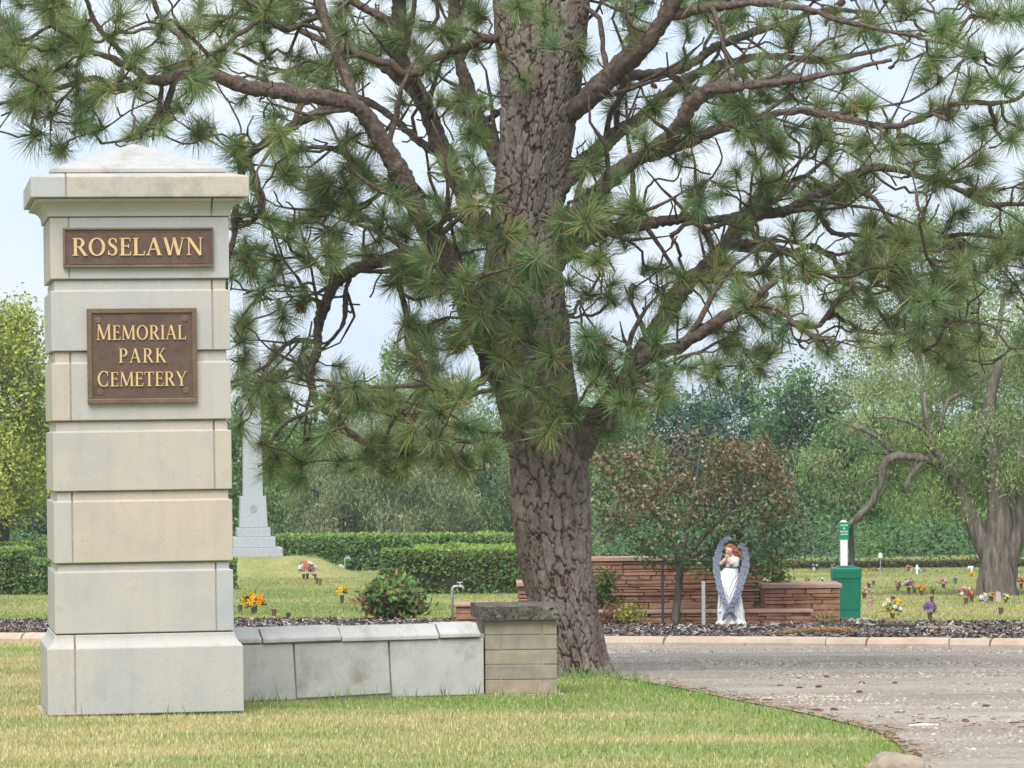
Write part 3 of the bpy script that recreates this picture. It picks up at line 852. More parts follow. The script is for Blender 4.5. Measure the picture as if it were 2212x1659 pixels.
# ================================================================== BRICK PIER
PY = R(5.5)
pier = thing('brick_pier', 'short tan brick pier with a thick dark concrete cap at the wall end', 'pier', (WB.x, WB.y, float(gbase(0, WB.y)) - 0.01), PY)
SPR = FQ / WB.y
PW, PD, ch = 0.572, 0.80, 0.1185
MB().box(-0.03, PW + 0.06, -0.03, PD, -0.06, 0.014).obj('footing_slab', MAT['concrete'], pier, bevel=0.006)
MB().box(0.008, PW - 0.008, 0.008, PD - 0.008, 0.0145, 5 * ch + 0.012).obj('mortar_core', MAT['brick_mortar'], pier)
for k in range(5):
    z0 = 0.016 + k * ch; z1 = z0 + ch - 0.007
    jx = [0.455, 0.125, 0.455, 0.125, 0.455][k]
    for a, b in ((0, jx - 0.0035), (jx + 0.0035, PW)):
        jy = rnd.uniform(-0.0025, 0.0025)
        MB().box(a, b, jy, 0.2, z0, z1).obj('brick', MAT['pier_brick'], pier, bevel=0.004)
    # the sides: headers
    y = 0.207
    while y < PD - 0.05:
        y2 = min(PD, y + 0.28)
        MB().box(0, 0.11, y, y2 - 0.007, z0, z1).obj('brick', MAT['pier_brick'], pier, bevel=0.004)
        MB().box(PW - 0.11, PW, y, y2 - 0.007, z0, z1).obj('brick', MAT['pier_brick'], pier, bevel=0.004)
        y = y2
def rough_slab(name, x0, x1, y0, y1, z0, z1, m, parent, amp, step, seed):
    bm = bmesh.new()
    bmesh.ops.create_cube(bm, size=1)
    for v in bm.verts: v.co = ((x0 + x1) / 2 + v.co.x * (x1 - x0), (y0 + y1) / 2 + v.co.y * (y1 - y0), (z0 + z1) / 2 + v.co.z * (z1 - z0))
    bmesh.ops.subdivide_edges(bm, edges=bm.edges[:], cuts=max(3, int((x1 - x0) / step)), use_grid_fill=True)
    for v in bm.verts:
        n = mnoise.noise_vector(v.co * 9 + Vector((seed, 0, 0))) * amp + mnoise.noise_vector(v.co * 32 + Vector((0, seed, 0))) * amp * 0.6
        v.co += n
    me = bpy.data.meshes.new(name); bm.to_mesh(me); bm.free()
    me.materials.append(m)
    return link(name, me, parent)
rough_slab('pier_cap', -0.045, PW + 0.06, -0.055, PD + 0.06, 0.016 + 5 * ch, 0.016 + 5 * ch + 0.105, MAT['pier_cap'], pier, 0.005, 0.03, 3.1)
# ================================================================== THE PINE
YT = G(1262, 1462).y + 0.32
SQ = FQ / YT
pine_base = P(1258, 1462, YT); pine_base.z = float(gbase(0, YT))
pine = thing('pine_tree', 'large spreading pine with rough plated bark and long needles arching over the entrance', 'tree', pine_base)
PB = np.array(pine_base)

TR = [(1475, 1186, 1338), (1462, 1193, 1325), (1440, 1192, 1311), (1400, 1184, 1302), (1350, 1163, 1295), (1300, 1143, 1286), (1250, 1129, 1279), (1200, 1119, 1273), (1150, 1110, 1269),
      (1100, 1103, 1267), (1050, 1106, 1267), (1000, 1103, 1263), (960, 1096, 1262), (900, 1083, 1252), (850, 1072, 1246), (800, 1062, 1240), (700, 1045, 1232),
      (600, 1045, 1216), (500, 1056, 1207), (400, 1066, 1212), (300, 1076, 1230), (200, 1079, 1247), (100, 1074, 1265), (0, 1070, 1280), (-150, 1085, 1285), (-320, 1110, 1280)]
def vor(u, v, per, seed, jit=0.85):
    """F1, F2 of a jittered grid, periodic in u with period per cells"""
    g = np.random.default_rng(seed).random((64, 512, 2))
    iu, iv = np.floor(u).astype(int), np.floor(v).astype(int)
    f1 = np.full(u.shape, 9.0); f2 = np.full(u.shape, 9.0); idc = np.zeros(u.shape)
    for a in (-1, 0, 1):
        for b in (-1, 0, 1):
            cu, cv = iu + a, iv + b
            h = g[cu % per, cv % 512]
            d = np.hypot(u - (cu + 0.5 + (h[..., 0] - 0.5) * jit), v - (cv + 0.5 + (h[..., 1] - 0.5) * jit))
            s = d < f1
            f2 = np.where(s, f1, np.minimum(f2, d)); idc = np.where(s, h[..., 0] * 7 + h[..., 1] * 3, idc); f1 = np.where(s, d, f1)
    return f1, f2, idc
def build_trunk():
    t = np.array(TR, float)
    c = np.array([np.array(P((l + r) / 2, y, YT)) for y, l, r in TR]) - PB
    rad = (t[:, 2] - t[:, 1]) / 2 / SQ
    z = np.linspace(c[0, 2], c[-1, 2], 600)
    cx = np.interp(z, c[:, 2], c[:, 0]); rr = np.interp(z, c[:, 2], rad)
    k = np.ones(9) / 9
    pad = lambda a: np.concatenate([np.full(4, a[0]), a, np.full(4, a[-1])])
    cx = np.convolve(pad(cx), k, 'valid'); rr = np.convolve(pad(rr), k, 'valid')
    th = np.concatenate([math.pi + np.linspace(-0.25, math.pi + 0.25, 280, endpoint=False), np.linspace(0.25, math.pi - 0.25, 50, endpoint=False)])
    th = np.sort(th % (2 * math.pi)); nth = len(th)
    TH_, Z = np.meshgrid(th, z)
    per = 21
    u = TH_ / (2 * math.pi) * per; v = Z / 0.26
    wu = vnoise(TH_ / (2 * math.pi) * 256 * 0.25, Z / 0.05, 1.0, 61) + 0.5 * vnoise(TH_ / (2 * math.pi) * 256, Z / 0.02, 1.0, 62)
    wv = vnoise(TH_ / (2 * math.pi) * 256 * 0.25, Z / 0.05, 1.0, 63)
    f1, f2, idc = vor(u + (wu - 0.75) * 0.55, v + (wv - 0.5) * 0.5, per, 64, 0.95)
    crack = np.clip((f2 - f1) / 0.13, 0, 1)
    g1, g2, _ = vor((u + wu * 0.3) * 2, (v + wv * 0.3) * 2.2, per * 2, 65)
    crack2 = np.clip((g2 - g1) / 0.14, 0, 1) ** 0.7
    plate = (np.sin(idc * 5) * 0.5 + 0.5)
    fine = vnoise(TH_ / (2 * math.pi) * 256 * 2, Z / 0.012, 1.0, 66)
    disp = -0.05 * (1 - crack) * (0.6 + 0.4 * vnoise(TH_ / (2 * math.pi) * 256 * 0.12, Z / 0.2, 1.0, 67)) - 0.011 * (1 - crack2) + 0.013 * plate + 0.006 * (fine - 0.5)
    hgt = Z - z[0]
    lump = 0.018 * np.sin(TH_ * 3 + Z * 1.7) + 0.014 * np.sin(TH_ * 5 - Z * 2.3)
    flare = np.exp(-hgt / 0.16) * (0.05 * np.sin(TH_ * 5 + 0.6) + 0.02)
    Rr = rr[:, None] + lump + flare + disp
    X = cx[:, None] + Rr * np.cos(TH_); Y = Rr * np.sin(TH_) * 1.0
    V = np.stack([X, Y, Z], -1).reshape(-1, 3)
    n = len(z)
    i = np.arange((n - 1) * nth).reshape(n - 1, nth)
    j = np.roll(i, -1, axis=1)
    F = np.stack([i.ravel(), j.ravel(), j.ravel() + nth, i.ravel() + nth], 1)
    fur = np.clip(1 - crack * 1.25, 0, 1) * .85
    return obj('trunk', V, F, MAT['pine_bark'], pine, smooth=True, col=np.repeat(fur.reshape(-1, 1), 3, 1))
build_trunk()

LIMBS = [
 [(1205,265,0,48),(1250,225,-.2,48),(1320,165,-.4,44),(1386,103,-.6,42),(1430,40,-.7,40),(1470,-40,-.8,36),(1500,-120,-.8,30)],
 [(1215,400,0,45),(1266,342,.3,36),(1318,301,.5,34),(1390,250,.8,30),(1450,200,1,28),(1530,150,1.2,24),(1640,120,1.4,20),(1760,130,1.6,16),(1860,115,1.7,12),(1960,90,1.8,8)],
 [(1215,500,0,50),(1249,455,-.2,40),(1350,365,-.5,36),(1456,288,-.8,36),(1500,222,-1,34),(1541,191,-1.1,30),(1620,185,-1.2,22),(1720,178,-1.3,16),(1830,150,-1.4,11),(1930,130,-1.5,7)],
 [(1400,340,-.6,26),(1500,302,-.8,24),(1600,262,-1,20),(1720,238,-1.2,17),(1832,262,-1.3,16),(1918,274,-1.4,15),(2003,253,-1.5,14),(2072,226,-1.6,12),(2174,219,-1.7,10),(2235,185,-1.7,7)],
 [(1210,560,0,40),(1300,500,.2,30),(1380,487,.4,27),(1456,476,.6,25),(1576,472,.8,20),(1641,448,.9,15),(1720,400,1,11),(1800,330,1.1,7)],
 [(1225,990,0,96),(1262,950,-.12,68),(1320,870,-.3,50),(1390,775,-.5,40),(1463,752,-.7,34),(1564,690,-.9,27),(1628,655,-1,20),(1650,629,-1.05,15),(1690,600,-1.1,9)],
 [(1628,655,-1,13),(1678,669,-1.1,12),(1725,705,-1.2,12),(1761,723,-1.25,11),(1807,733,-1.3,7)],
 [(1330,865,-.3,44),(1385,765,-.1,42),(1440,680,.1,40),(1492,604,.3,38),(1556,540,.4,34),(1634,465,.5,28),(1695,455,.5,24),(1747,431,.5,22),(1832,383,.5,20),(1883,363,.4,18),(1960,370,.4,16),(2060,410,.3,15),(2130,440,.3,13),(2230,445,.2,9)],
 [(1556,540,.3,24),(1581,525,.2,23),(1671,533,0,20),(1743,565,-.2,17),(1815,611,-.4,13),(1880,640,-.5,8)],
 [(1747,431,.5,14),(1780,480,.3,13),(1815,505,.1,12),(1994,508,-.2,11),(2120,512,-.3,9),(2225,517,-.4,7)],
 [(1940,507,-.1,10),(1976,601,-.3,10),(2030,658,-.4,9),(2058,730,-.5,8),(2080,805,-.5,5)],
 [(1832,383,.4,13),(1883,427,.2,12),(1935,489,0,11),(2010,530,-.2,9),(2110,545,-.3,7),(2215,560,-.4,5)],
 [(1320,170,.3,30),(1456,152,.8,26),(1535,106,1.0,23),(1593,82,1.2,20),(1700,45,1.4,16),(1800,20,1.5,12),(1900,30,1.6,8)],
 [(1430,40,-.7,24),(1540,15,-.8,20),(1650,10,-1,17),(1760,25,-1.2,13),(1880,60,-1.3,10),(2000,80,-1.4,8),(2110,110,-1.5,6)],
 [(1275,-20,.3,40),(1400,-60,.7,30),(1560,-90,1,24),(1750,-70,1.2,18),(1950,-40,1.4,12),(2130,-20,1.5,7)],
 [(1065,760,0,80),(1010,650,-.3,60),(960,560,-.5,52),(890,430,-.7,46),(830,310,-.9,42),(757,225,-1.1,38),(650,212,-1.3,34),(513,185,-1.5,30),(428,154,-1.6,26),(342,178,-1.7,24),(291,150,-1.8,19),(205,110,-1.9,13),(120,60,-2,8)],
 [(310,165,-1.7,16),(263,192,-1.7,14),(205,168,-1.75,13),(137,185,-1.8,11),(60,205,-1.9,9),(-30,235,-2,6)],
 [(1075,520,0,60),(1010,445,.3,46),(969,342,.5,42),(907,205,.7,38),(866,103,.8,34),(860,-60,.9,30)],
 [(1085,360,.1,42),(1030,260,.4,34),(1010,190,.5,32),(985,100,.6,28),(990,-60,.6,26)],
 [(757,225,-1,26),(701,239,-.8,23),(616,280,-.5,21),(533,342,-.2,19),(512,420,0,17),(500,520,.1,14),(488,640,.2,9)],
 [(533,342,-.2,14),(564,410,-.1,13),(560,470,0,12),(500,500,.1,9)],
 [(775,245,-1.1,24),(745,150,-.9,23),(718,89,-.8,22),(695,0,-.7,21),(680,-80,-.6,18)],
 [(428,154,-1.6,16),(400,100,-1.5,15),(350,40,-1.4,13),(320,-40,-1.4,10)],
 [(291,150,-1.8,14),(240,90,-1.7,13),(205,40,-1.6,12),(185,-30,-1.5,10)],
 [(907,205,.7,26),(820,140,.9,22),(740,110,1.1,19),(640,60,1.3,15),(540,40,1.4,11),(430,30,1.5,7)],
 [(969,342,.5,24),(900,300,.8,20),(820,230,1,17),(720,190,1.2,14),(600,150,1.3,10),(500,110,1.4,6)],
 [(890,430,-.7,22),(820,400,-.4,18),(740,330,0,15),(660,320,.2,12),(590,370,.3,8)],
 [(1050,720,.2,50),(1000,610,.4,38),(940,565,.6,33),(880,555,.7,31),(833,565,.7,30),(761,586,.6,29),(708,640,.4,26),(690,701,.3,23),(686,755,.2,21),(668,798,.1,21),(675,844,0,19),(697,880,0,16),(747,927,-.1,13),(779,948,-.1,12),(833,966,-.2,10),(880,975,-.2,7)],
 [(686,738,.3,14),(636,737,.2,12),(593,766,.1,11),(557,798,0,9),(493,826,-.1,6)],
 [(697,880,0,10),(640,905,0,9),(600,930,-.1,8),(570,990,-.1,6)],
 [(1070,800,.1,34),(1045,820,-.25,22),(1000,845,-.5,17),(920,830,-.7,13),(808,837,-.8,10),(701,831,-.9,7)],
 [(850,560,.7,17),(868,650,.6,16),(883,744,.4,15),(905,790,.2,16),(922,823,0,15),(965,850,-.2,8)],
 [(1100,948,0,18),(1060,944,-.3,12),(1010,955,-.5,10),(965,940,-.7,9),(975,975,-.8,8),(1000,1010,-.9,6),(1025,1012,-1,5)],
 [(350,178,-1.6,11),(342,230,-1.6,9),(330,310,-1.6,5)],
 [(761,586,.6,13),(745,640,.5,12),(742,700,.4,11),(706,745,.3,9),(640,790,.2,6)],
 [(866,60,.8,24),(790,20,1,20),(700,-30,1.2,16),(560,-60,1.4,12),(420,-70,1.5,8)],
]
CROWN = [(-90, -120), (-90, 250), (60, 322), (140, 332), (180, 300), (330, 330), (480, 335), (505, 420), (490, 640), (500, 860), (520, 950), (570, 1040), (640, 1045), (700, 985), (760, 1045), (840, 1030),
         (960, 1030), (1080, 1005), (1095, 930), (1275, 925), (1330, 945), (1400, 900), (1480, 805), (1560, 850), (1650, 825), (1700, 745), (1800, 780), (1900, 755), (1990, 765), (2080, 825), (2290, 760), (2290, -120)]
GAPS = [(765, 690, 100, 78), (640, 625, 42, 36), (835, 650, 66, 50), (815, 775, 42, 26), (1315, 105, 34, 90), (1480, 545, 62, 46), (1430, 472, 36, 18), (265, 245, 62, 38), (410, 235, 46, 30), (1440, 372, 30, 20),
        (500, 250, 40, 24), (1350, 560, 26, 22), (1345, 690, 30, 50), (1690, 610, 30, 20), (2150, 90, 40, 40), (1770, 160, 40, 22), (1960, 150, 40, 26), (960, 420, 24, 16), (820, 360, 24, 18), (735, 250, 30, 18), (1270, 300, 26, 30), (920, 290, 24, 20), (575, 325, 30, 22)]
npos, npar, nplen, nlimb, nfix = [], [], [], [], []
def add_node(p, par, limb, fix=0.0):
    npos.append(np.asarray(p, float)); npar.append(par); nlimb.append(limb); nfix.append(fix)
    nplen.append(0.0 if par < 0 else nplen[par] + float(np.linalg.norm(npos[-1] - npos[par])))
    return len(npos) - 1
for y, l, r in TR[::-1]:
    if -200 < y < 950: add_node(np.array(P((l + r) / 2, y, YT)) - PB, -1, -1, (r - l) / 2 / SQ)
def wob(p, amp, f, s):
    return np.array([np.array(mnoise.noise_vector(Vector(q) * f + Vector((s, s * 2.1, s * 0.7)))) for q in p]) * amp
limb_paths = []
for li, L in enumerate(LIMBS):
    pts = np.array([list(np.array(P(x, y, YT + d)) - PB) + [w / 2 / SQ] for x, y, d, w in L])
    tq = min(TR, key=lambda q: abs(q[0] - L[0][1]))
    if tq[1] - 15 < L[0][0] < tq[2] + 15:
        mx = (tq[1] + tq[2]) / 2; k_ = L[0][3] / 2 / SQ * 1.15
        pts = np.concatenate([[list(np.array(P(mx + (L[0][0] - mx) * .35, L[0][1] + 100, YT + L[0][2] * .4)) - PB) + [k_]], pts])
    path = crom(pts, 0.07)
    amp = np.clip(np.linspace(0, 1, len(path)) * 3, 0, 1)[:, None]
    path[:, :3] += wob(path[:, :3], 0.035, 2.2, li * 3.3) * amp + wob(path[:, :3], 0.014, 7, li * 1.7) * amp
    path[:, 3] = np.maximum(path[:, 3], 0.008)
    limb_paths.append(path)
    d0 = np.linalg.norm(np.array(npos) - path[0, :3], axis=1)
    par = int(np.argmin(d0))
    for q in path: par = add_node(q[:3], par, li, q[3])


sr = np.random.default_rng(91)
for li in range(len(LIMBS)):
    main = limb_paths[li]
    Lm = len(main) * 0.07
    for _ in range(max(1, int(Lm * 1.9))):
        k = int(len(main) * sr.uniform(.12, .85)); k = min(k, len(main) - 3)
        p = main[k, :3].copy(); fw = main[k + 2, :3] - main[k, :3]; fw /= np.linalg.norm(fw) + 1e-9
        sd_ = np.cross(fw, sr.normal(0, 1, 3)); sd_ /= np.linalg.norm(sd_)
        d_ = fw * .55 + sd_ * .85 + np.array([0, 0, sr.uniform(-.25, .35)])
        r0 = min(main[k, 3] * sr.uniform(.35, .6), .032); ln = sr.uniform(.6, 1.9)
        n_ = int(ln / .07); pts_ = []
        curl = sr.normal(0, 1, 3) * .06
        for j in range(n_ + 1):
            w_ = p + PB; a_ = w_[0] / w_[1] * FQ; b_ = (w_[2] - CAM_H) / w_[1] * FQ
            if j > 3 and not in_poly(np.array([CX + a_ * _c - b_ * _s]), np.array([YH - (a_ * _s + b_ * _c)]), CROWN)[0]: break
            pts_.append(list(p) + [max(.007, r0 * (1 - .8 * j / n_))])
            d_ = d_ / np.linalg.norm(d_)
            if j % 4 == 0: d_ = d_ + sr.normal(0, 1, 3) * .30
            d_ = d_ + curl * .4 + np.array([0, 0, .015])
            p = p + d_ / np.linalg.norm(d_) * .07
        if len(pts_) < 6: continue
        path = np.array(pts_)
        limb_paths.append(path)
        par = int(np.argmin(np.linalg.norm(np.array(npos) - path[0, :3], axis=1)))
        for q in path[1:]: par = add_node(q[:3], par, len(limb_paths) - 1, q[3])
print('limbs', len(limb_paths))
FRONT = [(150,80),(175,120),(140,150),(300,110),(260,40),(420,180),(470,120),(560,60),(570,160),(500,60),(60,235),(35,160),(70,290),(170,265),(310,285),(440,285),(505,330),(620,490),(590,560),(690,380),(720,440),(810,400),
 (700,500),(760,350),(550,595),(620,615),(820,520),(870,590),(960,530),(890,690),(645,665),(1030,225),(1035,395),(1020,290),(1000,70),(960,60),(1115,500),(1110,560),(1210,480),(1190,590),(1300,465),(1250,560),(1405,325),
 (1330,610),(1040,680),(1000,640),(1150,680),(1090,770),(1190,770),(1260,640),(1440,640),(1530,640),(1480,600),(1180,870),(1130,900),(1240,890),(1380,880),(1430,855),(1190,90),(1180,40),(1010,340),(540,880),(590,830),
 (630,860),(710,860),(760,880),(860,860),(910,840),(990,860),(700,950),(560,960),(600,990),(580,1030),(740,1000),(830,1005),(870,1015),(960,1000),(1000,1005),(1060,960),(1020,920),(940,940),(880,940),(560,640),(590,780),(500,600),(520,700),
 (515,830),(1640,200),(1700,210),(1770,230),(1650,270),(1880,230),(1990,170),(1560,70),(1810,20),(1720,60),(1780,140),(1960,520),(1600,610),(1650,700),(1600,790),(1560,825),(1500,790),(1790,770),(1860,740),(1990,745),
 (2060,800),(1690,715),(1840,560),(1930,560),(2020,610),(2150,550),(1740,700),(1880,660),(1960,650),(1640,560),(1760,600),(1700,640),(1620,240),(1850,310),(1930,330),(2050,300),(2120,350),(2180,300),(1580,160),(1500,420),(1900,90),
 (2040,60),(2120,30),(2180,120),(1680,330),(1750,300),(1540,250),(1590,370),(1640,420),(640,120),(700,160),(790,130),(340,60),(100,20),(20,60),(220,200),(860,440),(840,620),(780,470),(660,560),(920,480),(1080,850),(1150,800),(1280,720),(1120,620),
 (1060,590),(1085,520),(1150,545),(1215,530),(1160,620),(1225,620),(1085,640),(1120,720),(1210,700),(1160,740),(1060,720),(1140,840),(1215,830),(1260,790),(1095,900),(1180,930),(1010,700),(1290,560),(1270,480),(1340,480),(1060,440),(1310,650),(950,640),(900,760),(940,800),(980,750),(930,720),(1340,760),(1420,730),(1540,720),(1480,700)]
lp_all = np.concatenate([p[:, :3] for p in limb_paths])
def q_of(p):
    w = p + PB
    a, b = w[:, 0] / w[:, 1] * FQ, (w[:, 2] - CAM_H) / w[:, 1] * FQ
    return CX + a * _c - b * _s, YH - (a * _s + b * _c)
lqx, lqy = q_of(lp_all)
pr = np.random.default_rng(77)
targets = []
def tdepth(x, y, sd):
    k = np.argsort((lqx - x) ** 2 + (lqy - y) ** 2)[:30:6]
    return float(np.mean(lp_all[k, 1])) + pr.normal(0, sd)
for x, y in FRONT:
    d = tdepth(x, y, 0.25) - 0.45
    if 1000 < x < 1290: d = min(d, -0.62 - pr.random() * 0.5)
    targets.append((x + pr.normal(0, 4), y + pr.normal(0, 4), d, 1))
n_t = n_b = 0
while n_t < 680 or n_b < 900:
    x, y = pr.uniform(-90, 2290), pr.uniform(-120, 1040)
    if not in_poly(np.array([x]), np.array([y]), CROWN)[0]: continue
    gapd = min(math.hypot((x - a) / rx, (y - b) / ry) for a, b, rx, ry in GAPS)
    near = math.sqrt(((lqx - x) ** 2 + (lqy - y) ** 2).min())
    if near > 190: continue
    over_trunk = 1040 < x < 1265
    bare = pr.random() < 0.62
    if bare:
        if n_b >= 900 or (gapd < 0.8 and pr.random() < 0.75) or y > 900: continue
        n_b += 1
        targets.append((x, y, tdepth(x, y, 0.5), 0))
    else:
        if n_t >= 680 or gapd < 1.15 or (over_trunk and pr.random() < 0.7): continue
        n_t += 1
        d = tdepth(x, y, 0.7)
        if over_trunk and d > -0.4 and pr.random() < 0.5: d = -0.6 - pr.random() * 0.4
        targets.append((x, y, d, 1))
tp = np.array([np.array(P(x, y, YT + d)) - PB for x, y, d, _ in targets])
tk = [t[3] for t in targets]
d0 = np.array([np.min(np.linalg.norm(lp_all - p, axis=1)) for p in tp])
NP = np.zeros((60000, 3)); PLN = np.zeros(60000)
NP[:len(npos)] = npos; PLN[:len(npos)] = nplen
paths, ends = [], []
for ti in np.argsort(d0):
    p = tp[ti]; n = len(npos)
    dist = np.linalg.norm(NP[:n] - p, axis=1)
    up_pen = np.clip(NP[:n, 2] - p[2], 0, 3) * 0.15
    cost = dist + 0.22 * PLN[:n] + up_pen + (dist < 0.1) * 1.0
    a = int(np.argmin(cost))
    A = npos[a]; L = float(dist[a])
    par = npar[a]
    fwd = (A - npos[par]) if par >= 0 else (p - A)
    fwd = fwd / (np.linalg.norm(fwd) + 1e-9)
    k = max(3, int(L / 0.075))
    t = np.linspace(0, 1, k + 1)[1:, None]
    side = pr.normal(0, 1, 3); side -= fwd * np.dot(side, fwd)
    c1 = A + fwd * L * 0.28 + side * L * 0.08
    c2 = p + (A - p) * 0.32 + np.array([0, 0, -1.0]) * L * pr.uniform(-0.12, 0.24) + pr.normal(0, 0.08, 3) * L
    B = (1 - t) ** 3 * A + 3 * (1 - t) ** 2 * t * c1 + 3 * (1 - t) * t * t * c2 + t ** 3 * p
    s = ti * 1.37
    B = B + wob(B, min(0.07, 0.11 * L), 5.5, s) * np.sin(math.pi * t) ** 0.6 * 1.5
    ids = [a]
    li = nlimb[a]
    for q in B:
        i = add_node(q, ids[-1], li); NP[i] = q; PLN[i] = nplen[i]; ids.append(i)
    paths.append((ids, li)); ends.append((ids[-1], tk[ti], (B[-1] - B[-2]) / (np.linalg.norm(B[-1] - B[-2]) + 1e-9)))
cnt = np.zeros(len(npos), int)
for e, _, _ in ends:
    i = e
    while i >= 0:
        cnt[i] += 1; i = npar[i]
# limbs, with their branchlets as one sub-part each
limb_objs = {}
for li, path in enumerate(limb_paths):
    main_l = li < len(LIMBS); ns = 18 if main_l else 8
    if main_l:
        path = np.stack([np.interp(np.arange(0, len(path) - 1, .5), np.arange(len(path)), path[:, k]) for k in range(4)], 1)
    rad_ = path[:, 3] * (1 + .22 * np.array([mnoise.noise(Vector(q[:3]) * 3.1) for q in path]))
    V, F = tube(path[:, :3], rad_, ns)
    r = path[:, 3].repeat(ns)[:, None]
    nrm = V - path[:, :3].repeat(ns, 0); nrm /= np.linalg.norm(nrm, axis=1, keepdims=True) + 1e-9
    dv = np.array([mnoise.noise(Vector(v) * 16) for v in V])[:, None]
    V2 = V + nrm * dv * np.minimum(0.30 * r, 0.022)
    if main_l:
        vd = np.array([(lambda d: d[1] - d[0])(mnoise.voronoi(Vector(v) * 17)[0]) for v in V])[:, None]
        V2 = V2 - nrm * np.clip(1 - vd / .22, 0, 1) * np.minimum(.30 * r, .016)
    V = V2
    limb_objs[li] = obj('branch', V, F, MAT['limb_bark'], pine, smooth=True)
tw = {}
for ids, li in paths:
    pts = np.array([npos[i] for i in ids]); c = np.array([cnt[i] for i in ids]); c[0] = c[1]
    rad = 0.0048 + 0.0036 * np.sqrt(c) + 0.0012 * (c > 3)
    if pr.random() < 0.15: rad = rad * 0.85
    tw.setdefault(li, MB()).tube(pts, rad, 5)
for li, mb in tw.items():
    o = mb.obj('branchlets', MAT['twig_bark'], limb_objs.get(li, pine), smooth=True)
    tag(o, kind='stuff')
# needle tufts
def tuft_variant(seed):
    r = np.random.default_rng(seed)
    n = 195
    L = r.uniform(0.14, 0.26, n)
    z0 = -r.random(n) ** 1.2 * 0.11
    old = np.clip(-z0 / 0.11, 0, 1)
    pol = R(5) + (R(64) + old * R(38)) * r.random(n) ** 0.7
    az = r.uniform(0, 6.283, n)
    d = np.stack([np.sin(pol) * np.cos(az), np.sin(pol) * np.sin(az), np.cos(pol)], 1)
    b = np.stack([np.zeros(n), np.zeros(n), z0], 1)
    sd = np.cross(d, r.normal(0, 1, (n, 3))); sd /= np.linalg.norm(sd, axis=1, keepdims=True)
    w = r.uniform(0.0016, 0.0025, n)[:, None]
    bend = np.cross(d, sd) * (L * r.normal(0, 0.10, n))[:, None]
    m_ = b + d * (L * 0.6)[:, None] + bend
    t_ = b + d * L[:, None]
    V = np.stack([b - sd * w, b + sd * w, m_ + sd * w * 0.9, m_ - sd * w * 0.9, t_], 1)
    i = np.arange(n)[:, None] * 5
    F = np.concatenate([i + [[0, 1, 2]], i + [[0, 2, 3]], i + [[3, 2, 4]]])
    g = np.array([0.145, 0.245, 0.095]); yl = np.array([0.28, 0.34, 0.125]); br = np.array([0.40, 0.29, 0.14]); bl = np.array([0.11, 0.22, 0.13])
    c = np.where((r.random(n) < 0.3)[:, None], yl, np.where((r.random(n) < 0.3)[:, None], bl, g))
    c = np.where((r.random(n) < 0.05 + 0.28 * old * (seed % 3 != 0))[:, None], br, c) * r.uniform(0.75, 1.25, (n, 1))
    return V.reshape(-1, 3), F, np.repeat(c, 5, 0)
TV = [tuft_variant(200 + k) for k in range(16)]
TM = [mesh('needle_tuft', V, F, MAT['needle'], col=c) for V, F, c in TV]
tl = []
for e, kind, dr in ends:
    if not kind: continue
    ax = Vector(dr) * 0.9 + Vector(pr.normal(0, 0.35, 3)) + Vector((0, -0.22, 0.05))
    s_ = pr.uniform(0.68, 1.3)
    tl.append((npos[e], ax.normalized(), s_))
    if pr.random() < .45:
        tl.append((npos[e] - np.array(dr) * pr.uniform(.07, .16) + pr.normal(0, .03, 3), (ax.normalized() + Vector(pr.normal(0, .5, 3))).normalized(), s_ * pr.uniform(.6, .85)))
tl.sort(key=lambda q: q[0][1])
BV, BF, BC, off = [], [], [], 0
n_obj = 0
for k, (p, ax, s) in enumerate(tl):
    v = int(pr.integers(0, 16))
    q = ax.to_track_quat('Z', 'Y') @ Matrix.Rotation(pr.uniform(0, 6.28), 3, 'Z').to_quaternion()
    qx_, qy_ = q_of(np.array([p]))
    if n_obj < 298 and 0 < qx_[0] < 2212 and -20 < qy_[0]:
        o = link('needle_tuft', TM[v], pine, loc=tuple(p), scl=s)
        o.rotation_euler = q.to_euler()
        n_obj += 1
    else:
        Rm = np.array(q.to_matrix())
        V, F, c = TV[v]
        BV.append(V @ Rm.T * s + p); BF.append(F + off); BC.append(c * pr.uniform(0.8, 1.15)); off += len(V)
o = obj('needle_foliage', np.concatenate(BV), np.concatenate(BF), MAT['needle'], pine, col=np.concatenate(BC))
tag(o, kind='stuff')
print('tufts', len(tl), 'nodes', len(npos))

# pine cones
def cone_mesh(seed, L=0.085, rad=0.036):
    mb = MB(); r = random.Random(seed)
    mb.lathe([(0.004, 0), (rad * 0.55, L * 0.12), (rad * 0.72, L * 0.35), (rad * 0.6, L * 0.65), (rad * 0.3, L * 0.92), (0.002, L)], 8)
    for row in range(7):
        z = L * (0.08 + 0.13 * row); rr = rad * math.sin(math.pi * min(1, 0.28 + row * 0.105)) * 0.9
        for k in range(7):
            a = (k + 0.5 * (row % 2)) * 2 * math.pi / 7
            c, s = math.cos(a), math.sin(a); w = rad * 0.36
            mb.add([(c * rr * 0.55 - s * w * .5, s * rr * 0.55 + c * w * .5, z), (c * rr * 0.55 + s * w * .5, s * rr * 0.55 - c * w * .5, z),
                    (c * rr * 1.12 + s * w * .6, s * rr * 1.12 - c * w * .6, z + L * 0.07), (c * rr * 1.28, s * rr * 1.28, z + L * 0.11), (c * rr * 1.12 - s * w * .6, s * rr * 1.12 + c * w * .6, z + L * 0.07)],
                   [(0, 1, 2, 3, 4)])
    return mesh('pine_cone', mb.V, mb.F, MAT['cone'])
CONES = [cone_mesh(k) for k in range(2)]
